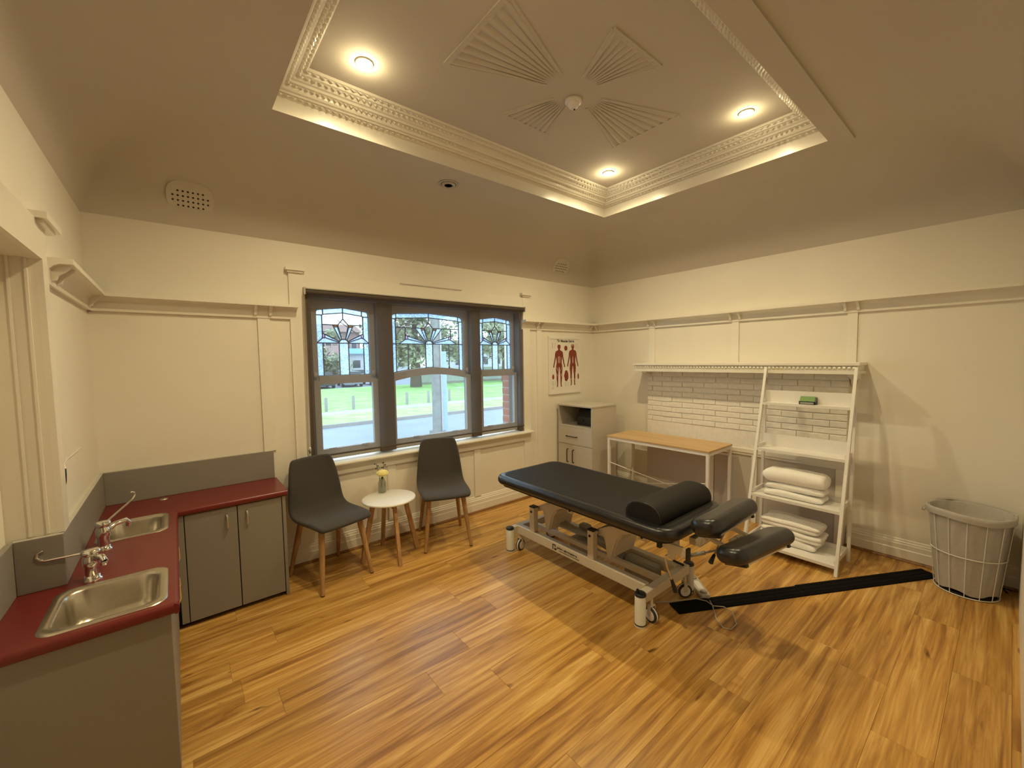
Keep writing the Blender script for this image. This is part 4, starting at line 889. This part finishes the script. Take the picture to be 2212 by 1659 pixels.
# maker's mark on the beam facing the doorway
fx = 2.17-.0255
lgm = MB(); P3 = lambda a,b,h: (fx-h, 2.0-a, b)
lgm.prism([(-.165,.156),(-.165,.198),(-.156,.198),(-.156,.156)], P3, 0, .0006).prism([(-.156,.190),(-.132,.190),(-.132,.198),(-.156,.198)], P3, 0, .0006).prism([(-.140,.190),(-.132,.190),(-.132,.180),(-.140,.180)], P3, 0, .0006).prism([(-.132-.012*math.cos(k*PI/6)-.003, .164+.009*math.sin(k*PI/6)) for k in range(12)], P3, 0, .0006)
obj('maker_logo', lgm, m_ink, bed)
text('maker_lettering', 'prime alternatives', .026, m_ink, bed, lambda x, y: Vector((fx-.0008, 2.0+.118-x, .176+y)), 1.05)
obj('lettering_line', MB().box(fx-.0007,fx-.0001,1.90,2.10,.162,.166), m_ink, bed)
# head section: two pads on a tilting bracket
def padbar(name, a, b, dep, th, tilt, r=.04):
    a, b = Vector(a), Vector(b); L = (b-a).length; d = (b-a)/L; side = Vector((0,0,1)).cross(d).normalized()
    R_ = Matrix.Rotation(tilt, 3, d); nrm = R_ @ Vector((0,0,1)); side = R_ @ side
    m = MB().cushion(rrect(-L/2,L/2,-dep/2,dep/2,dep*.42,7), -th/2, th/2, r, 6); c_ = (a+b)/2
    m.xf(lambda v: c_+d*v.x+side*v.y+nrm*v.z); o = obj(name, m, m_vinyl, bed)
    pl_ = MB().cushion(rrect(-L*.36,L*.36,-dep*.30,dep*.30,.01,3), -th/2-.010, -th/2+.004, .002, 1); pl_.xf(lambda v: c_+d*v.x+side*v.y+nrm*v.z); obj('support_plate', pl_, m_frame, o)
    for s_ in (-.37, .37):
        e = MB().box(s_*L-.011,s_*L+.011,-dep*.34,dep*.34,-th/2-.014,-th/2+.006); e.xf(lambda v: c_+d*v.x+side*v.y+nrm*v.z); obj('rubber_clip', e, m_black, o)
    return o
padbar('upper_pad', (2.09,1.005,.690), (2.66,1.0,.690), .165, .092, math.radians(-14))
padbar('lower_pad', (2.075,.872,.592), (2.655,.800,.575), .165, .085, math.radians(-14))
for x in (2.235, 2.475):
    bevel(obj('head_bar', MB().bar((x,1.05,.600),(x+.01,.85,.548),.030,.016), m_frame, bed), .002)
    obj('bar_bolt', MB().ball((x-.017,.93,.570), (.006,.011,.011), 10, 6), m_chrome, bed)
obj('hinge_block', MB().box(2.25,2.45,1.085,1.15,.515,.555), m_frame, bed); obj('head_hinge', MB().tube([(2.21,1.055,.600),(2.50,1.055,.600)], .012, 10), m_frame, bed)
obj('hinge_arm', MB().bar((2.25,1.10,.535),(2.25,1.04,.605),.012,.04).bar((2.46,1.10,.535),(2.46,1.04,.605),.012,.04), m_frame, bed)
bevel(obj('head_bracket', MB().prism([(1.24,.545),(1.12,.545),(1.095,.53),(1.10,.49),(1.16,.49),(1.17,.455),(1.20,.455),(1.21,.50),(1.24,.51)], lambda a,b,h: (2.12+h,a,b), -.008, .008), m_frame, bed), .003)
obj('bracket_stop', MB().box(2.105,2.135,1.083,1.096,.478,.548).box(2.10,2.14,1.245,1.268,.50,.552), m_black, bed)
obj('gas_strut', MB().tube([(2.15,1.13,.478),(2.19,1.03,.525)], .011, 10).tube([(2.19,1.03,.525),(2.23,.94,.566)], .006, 8), m_greyp, bed)
obj('lock_rod', MB().tube([(2.40,1.02,.575),(2.20,.985,.525)], .005, 8), m_steel, bed); obj('lock_knob', MB().tube([(2.20,.985,.525),(2.14,.975,.508)], .012, 12, radii=[.008,.013]), m_black, bed)
obj('crank_rod', MB().tube([(2.12,1.19,.47),(2.10,1.205,.475),(2.092,1.21,.46),(2.10,1.20,.40),(2.12,1.185,.335)], .0055, 8), m_steel, bed)
obj('crank_handle', MB().tube([(2.12,1.185,.335),(2.128,1.178,.30),(2.136,1.170,.262)], .011, 12, radii=[.008,.0115,.013]), m_black, bed)
obj('cross_bolt', MB().tube([(2.30,.945,.585),(2.42,.935,.585)], .010, 12).tube([(2.355,.94,.585),(2.385,.9385,.585)], .014, 12), m_frame, bed)
# bolster
bo = thing('bolster', 'charcoal half round bolster lying across the treatment table', 'bolster', (2.36, 1.32, .6565))
hw2, hh = .115, .092
bm_ = []
for k in range(15): a = PI*k/14; bm_.append((math.copysign(abs(math.cos(a))**.8, math.cos(a))*hw2, .012+math.sin(a)**.85*hh))
bm_ = [(hw2*.97,.0)]+bm_+[(-hw2*.97,.0)]
rgs = []
for i, (x, s_) in enumerate(((2.045,.93),(2.052,.98),(2.07,1.0),(2.64,1.0),(2.658,.98),(2.665,.93))): rgs.append([(x, 1.325+a*s_, .6565+b*s_) for a, b in bm_])
obj('bolster_cover', MB().loft(rgs, True, True, True), m_vmatte, bo)
obj('end_seam', MB().tube([(2.046,1.325+a*.985,.6565+.001+b*.985) for a, b in bm_], .0028, 6), m_vinyl, bo)

# ================================================================== FLOOR BITS
fp = thing('foot_switch', 'grey foot switch with two round buttons beside the treatment table wheel', 'foot switch', (2.705, 1.315, 0), math.radians(47))
bevel(obj('housing', MB().prism(rrect(-.125,.125,-.034,.034,.016), lambda a,b,h: (a,b,h), 0, .030), m_greyl, fp, local=True), .006, 3)
for x in (-.09, .09): obj('button', MB().lathe([(.022,.029),(.022,.034),(.018,.037),(0,.037)], (x,0,0), 16), m_greyp, fp, local=True)
obj('label_plate', MB().box(-.05,.05,-.018,.018,.0295,.031), m_white, fp, local=True)
def mat_strip(a, b, w_, label):
    a, b = Vector((a[0],a[1],0)), Vector((b[0],b[1],0)); L = (b-a).length; rz = math.atan2((b-a).y, (b-a).x); t = thing('rubber_strip', label, 'floor strip', (a+b)/2, rz, group='black rubber floor strips')
    obj('strip', MB().prism([(-w_/2,0),(w_/2,0),(w_/2-.006,.009),(-w_/2+.006,.009)], lambda p,q_,h: (h,p,q_), -L/2, L/2), m_rub, t, local=True)
    for k in range(3): obj('rib', MB().prism([(-.006,.0085),(.006,.0085),(.004,.012),(-.004,.012)], lambda p,q_,h: (h,(k-1)*w_*.3+p,q_), -L/2+.004, L/2-.004), m_rub, t, local=True)
mat_strip((2.37,1.305), (3.205,.846), .115, 'black rubber floor strip ending under the treatment table')
mat_strip((3.21,.848), (4.15,.325), .125, 'black rubber floor strip running to the laundry bin')
cbp = [(2.66,1.25,.015),(2.62,1.20,.006),(2.57,1.16,.016),(2.48,1.10,.018),(2.44,1.075,.014),(2.41,1.02,.004),(2.43,.985,.004),(2.50,.985,.006),(2.58,1.04,.016),(2.60,1.10,.017),(2.56,1.15,.016),(2.585,1.20,.014),(2.56,1.26,.014),(2.44,1.33,.014),(2.33,1.42,.004),(2.30,1.55,.004),(2.38,1.60,.02),(2.42,1.60,.063)]
cv = tag(obj('switch_cable', MB().tube(cbp, .0035, 6), m_greyl), 'thin pale cable looping over the black strip from foot switch', 'cable')
center(cv)
# ================================================================== LAUNDRY BIN
bc = (4.035, .145)
bn = thing('laundry_bin', 'round white wire laundry bin with a pale cloth liner', 'laundry bin', (bc[0], bc[1], 0))
BH, R0, R1 = .555, .150, .200
def rz_(z): return R0+(R1-R0)*z/BH
lin = MB(); NS_ = 72; rings = []
for i in range(13):
    z = .028+(BH-.028)*i/12; r_ = rz_(z)-.008
    rings.append([(bc[0]+(r_+.006*math.sin(14*2*PI*k/NS_+.6*math.sin(i))*(.4+.6*math.sin(PI*i/12)))*math.cos(2*PI*k/NS_), bc[1]+(r_+.006*math.sin(14*2*PI*k/NS_+.6*math.sin(i))*(.4+.6*math.sin(PI*i/12)))*math.sin(2*PI*k/NS_), z+(.010*math.sin(5*2*PI*k/NS_) if i == 0 else 0)) for k in range(NS_)])
inner = [[(bc[0]+(x-bc[0])*s_, bc[1]+(y-bc[1])*s_, zz_) for x,y,_ in rings[-1]] for s_, zz_ in ((.97,BH-.01),(.93,BH-.06),(.80,BH-.13),(.4,BH-.17))]
lin.loft(rings+inner, True, False, True); obj('cloth_liner', lin, m_linen, bn)
cf = [[(bc[0]+(rz_(z)+.006+.003*math.sin(9*a)+d_)*math.cos(a), bc[1]+(rz_(z)+.006+.003*math.sin(9*a)+d_)*math.sin(a), z+.006*math.sin(3*a)) for a in [2*PI*k/NS_ for k in range(NS_)]] for z, d_ in ((BH-.042,.003),(BH-.02,.003),(BH-.005,.002),(BH+.004,-.006),(BH-.004,-.014))]
obj('folded_cuff', MB().loft(cf, True), m_linen, bn)
for z, r_ in ((.006,.0035),(.27,.0032),(BH-.012,.0035)): obj('wire_ring', MB().tube([(bc[0]+rz_(z)*math.cos(2*PI*k/40), bc[1]+rz_(z)*math.sin(2*PI*k/40), z) for k in range(41)], r_, 6, False), m_wire, bn)
for k in range(14):
    a = 2*PI*k/14; obj('wire', MB().tube([(bc[0]+rz_(z)*math.cos(a), bc[1]+rz_(z)*math.sin(a), z) for z in (.006,.27,BH-.012)], .0022, 6), m_wire, bn)
obj('wire_base', MB().lathe([(0,.004),(R0-.01,.004),(R0-.01,.008),(0,.008)], (bc[0],bc[1],0), 30), m_dark, bn)
obj('cord_tie', MB().tube([(bc[0]-.02,bc[1]+.205,BH-.02),(bc[0]-.035,bc[1]+.218,BH-.035),(bc[0]-.03,bc[1]+.222,BH-.055),(bc[0]-.015,bc[1]+.212,BH-.06),(bc[0]-.01,bc[1]+.203,BH-.045)], .003, 6), m_linen, bn)
kcord = tag(obj('power_cord', MB().tube([(4.225,.03,.006),(4.20,-.01,.02),(4.16,-.035,.010),(4.12,-.03,.022),(4.17,-.012,.030),(4.215,-.03,.014),(4.225,-.055,.006)], .004, 6), m_black), 'black power cord bundled on the floor behind the laundry bin', 'cord')
center(kcord)

# ================================================================== OUTSIDE
G = -.8
struct('ground_road', MB().box(-40,80,4.2,15.6,G-.2,G), m_road, 'wet grey road outside the window', 'road')
struct('ground_verge', MB().box(-40,80,15.75,18.65,G-.2,G+.10), m_verge, 'yellow green grass verge between kerb and footpath', 'verge')
struct('ground_kerb', MB().box(-40,80,15.6,15.75,G-.2,G+.12), m_kerb, 'brown stone kerb along the road', 'kerb')
struct('ground_path', MB().box(-40,80,18.65,19.75,G-.2,G+.11), m_path, 'pale wet concrete footpath across the verge', 'footpath')
struct('ground_lawn', MB().box(-60,110,19.75,37,G-.2,G+.10), m_grass, 'bright green park lawn across the road', 'lawn')
struct('ground_carpark', MB().box(-80,160,37,140,G-.2,G+.05), m_road, 'grey car park beyond the lawn', 'car park')
post_me = None
for x in (5.3, 6.54, 7.9, 9.3, 10.55, 11.85):
    m = MB().tube([(0,0,0),(0,0,.60),(0,0,.645),(0,0,.665)], .075, 10, radii=[.075,.075,.06,.03])
    o = obj('bollard', post_me or m, m_post); post_me = o.data; o.location = (x, 20.05, G+.10); tag(o, 'short timber bollard at the lawn edge right beside the pale blue post' if x > 11 else 'short weathered timber bollard at the open lawn edge', 'bollard', 'timber bollards along the lawn')
up_ = thing('utility_pole', 'thick weathered timber power pole beside the road', 'pole', (5.98, 10.85, G))
obj('shaft', MB().tube([(5.98,10.85,G),(5.98,10.85,2.5),(5.98,10.85,9.5)], .13, 16, radii=[.145,.13,.11]), m_pole, up_); obj('concrete_collar', MB().box(5.80,6.16,10.67,11.03,G,G+.30), m_pole, up_)
obj('ground_wire_cover', MB().box(6.06,6.10,10.70,10.73,G+.3,3), m_greyl, up_)
sp_ = thing('sign_post', 'pale blue square steel post next to the timber power pole', 'post', (6.28, 10.95, G))
bevel(obj('shaft', MB().box(6.20,6.36,10.88,11.02,G,1.86), m_blue, sp_), .01); obj('joint_band', MB().box(6.19,6.37,10.87,11.03,.60,.63), m_blue, sp_)
def tree(x, y, h, r, trunk_r, n, m, label, seed, low=.35, lean=0, off=0):
    rnd = random.Random(seed); t = thing('tree', label, 'tree', (x, y, G+.08), group='trees across the road')
    obj('trunk', MB().tube([(x,y,G+.08),(x+lean*.3,y,G+h*.22),(x+lean,y,G+h*.5),(x+lean*1.2,y,G+h*.8)], trunk_r, 10, radii=[trunk_r*1.25,trunk_r,trunk_r*.7,trunk_r*.3]), m_bark, t)
    br = MB()
    for k in range(7):
        a = rnd.uniform(0,2*PI); z0 = G+h*rnd.uniform(.25,.5); br.tube([(x+lean*.5,y,z0),(x+lean*.5+math.cos(a)*r*.35,y+math.sin(a)*r*.35,z0+h*.12),(x+lean*.5+math.cos(a)*r*.7,y+math.sin(a)*r*.7,z0+h*.18)], .08, 6, radii=[trunk_r*.4,trunk_r*.25,trunk_r*.1])
    obj('branches', br, m_bark, t)
    lf = MB(); cl = [(rnd.gauss(0,.42)*r, rnd.gauss(0,.42)*r, h*(low+(1-low)*rnd.random())) for _ in range(26)]
    for k in range(n):
        c_ = rnd.choice(cl); p = Vector((x+lean+off+c_[0]+rnd.gauss(0,.16)*r, y+c_[1]+rnd.gauss(0,.16)*r, G+c_[2]+rnd.gauss(0,.09)*h*.6)); s_ = rnd.uniform(.16,.36)
        u_ = Vector((rnd.gauss(0,1),rnd.gauss(0,1),rnd.gauss(0,1))).normalized(); w_ = u_.orthogonal().normalized()
        lf.add([p-u_*s_, p+w_*s_*.5, p+u_*s_, p-w_*s_*.5], [(0,1,2,3)])
    o = obj('foliage', lf, m, t); o['kind'] = 'stuff'
tree(16.2, 33.0, 8.5, 4.2, .42, 5200, m_leaf, 'large spreading olive green tree on the lawn', 3, .30)
tree(26.6, 33.5, 9.5, 4.6, .35, 4600, m_leaf, 'tall olive green tree in front of the pale fence', 5, .33)
tree(23.5, 48.0, 10.0, 5.0, .35, 3600, m_leaf2, 'reddish autumn tree behind the pale fence', 8, .35)
tree(12.2, 46.0, 5.6, 2.6, .2, 2200, m_leaf, 'small bushy green tree by the parked cars', 9, .1)
tree(37.5, 42.0, 11.0, 5.5, .4, 4200, m_leaf, 'broad dark tree at the far end of the fence', 12, .28)
tree(5.05, 12.6, 7.4, 1.9, .09, 1300, m_leaf, 'overhanging leafy street tree near the road', 21, .66, 0, -1.0)
# fence
fn = thing('fence', 'long pale grey paling fence along the back of the lawn', 'fence', (30, 35.6, G))
pal = MB().box(0,.97,0,.03,0,1.5).mesh('fence_panel', m_fence)
for k in range(38):
    o = bpy.data.objects.new('fence_panel', pal); COL.objects.link(o); o.parent = fn; o.location = (17.2+k*1.0-30, (k % 2)*.015, .1)
obj('plinth_board', MB().box(17.2,55.2,35.56,35.60,G,G+.30), m_kerb, fn)
rl = thing('rail_fence', 'low steel pipe rail fence at the park entrance', 'fence', (14, 20.6, G+.1))
obj('top_rail', MB().tube([(12.6,20.6,G+.75),(19,20.6,G+.75)], .03, 8), m_greyl, rl)
for x in (12.8, 14.4, 16.0, 17.6): obj('upright', MB().tube([(x,20.6,G+.08),(x,20.6,G+.75)], .03, 8), m_greyl, rl)
# cars
def car(x, y, rz, m, label):
    t = thing('car', label, 'car', (x, y, G+.05), rz, group='cars parked beyond the lawn')
    body = [(-2.1,.25),(2.1,.25),(2.15,.55),(2.0,.80),(1.1,.92),(-1.9,.95),(-2.15,.80)]
    bevel(obj('body', MB().prism(body, lambda a,b,h: (a,h,b), -.85, .85), m, t, local=True), .08, 2)
    bevel(obj('cabin', MB().prism([(-1.75,.93),(1.05,.92),(.45,1.40),(-1.35,1.42)], lambda a,b,h: (a,h,b), -.74, .74), m_carg, t, local=True), .06, 2)
    obj('roof', MB().box(-1.30,.40,-.70,.70,1.40,1.45), m, t, local=True)
    for wx in (-1.35, 1.35):
        for wy in (-.80, .80): obj('wheel', MB().tube([(wx,wy-.1,.32),(wx,wy+.1,.32)], .32, 14), m_tyre, t, local=True)
for x, y, rz, m, lab in ((7.6,40.5,1.45,m_carr,'dark red car parked at the end of the row beyond the lawn'),(10.2,40.0,1.5,m_card,'dark hatchback parked beside the red car beyond the lawn'),(12.9,40.4,1.42,m_cars,'silver car parked between dark cars beyond the lawn'),(15.6,40.8,1.5,m_card,'dark car parked behind the spreading tree'),(7.6,48.5,1.5,m_carw,'white car in the back row of the car park'),(16.6,48.5,1.45,m_carw,'white car in the back row next to the bushy tree')): car(x, y, rz, m, lab)
# buildings far away
def house(x0, x1, y, h, rh, mw, mr, label, nwin):
    t = thing('building', label, 'building', ((x0+x1)/2, y, G))
    obj('walls', MB().box(x0,x1,y,y+9,G,G+h), mw, t)
    obj('roof', MB().prism([(-.6,0),(9.6,0),(4.5,rh)], lambda a,b,k: (k,y+a,G+h+b), x0-.4, x1+.4), mr, t)
    for k in range(nwin):
        xx = x0+(x1-x0)*(k+.5)/nwin; f = obj('window', MB().box(xx-.7,xx+.7,y-.05,y+.02,G+h*.35,G+h*.75), m_carw, t); obj('pane', MB().box(xx-.6,xx+.6,y-.07,y-.05,G+h*.38,G+h*.72), m_carg, f)
house(9.5, 19.5, 62, 3.3, 1.6, m_house, m_roof, 'long pale house with a brown roof behind the car park', 4)
house(21, 31, 66, 3.6, 1.0, m_house, m_roofb, 'pale building with a bright blue roof behind the car park', 4)
house(4, 12, 85, 6.5, 2.5, m_house, m_roof, 'two storey pale house on the far rise', 3)
house(36, 50, 60, 4.0, 2.0, m_house, m_roof, 'wide pale house behind the tall trees', 5)
house(22, 33, 95, 9.0, 2.0, m_roof, m_roof, 'red brown block on the far rise', 4)
# brick pier outside the right sash
pr_ = thing('brick_pier', 'red brick pier just outside the right hand sash', 'brick pier', (3.27, 3.87, G))
obj('mortar_core', MB().box(3.112,3.43,3.757,3.98,G,1.40), m_mort, pr_); obj('white_post', MB().box(3.13,3.40,3.765,3.96,1.40,3.2), m_white, pr_)
bk = None
for r_ in range(26):
    m = MB().box(0,.225,0,.226,0,.076); o = obj('brick', bk or m, m_redbrick, pr_, local=True); bk = o.data
    o.location = Vector((3.104+(.0 if r_ % 2 else .003), 3.753, G+r_*.0857))-pr_.location
struct('wall_outside_apron', MB().box(-2,8,3.76,4.2,G-.2,G), m_kerb, 'strip of paving below the window outside', 'paving')
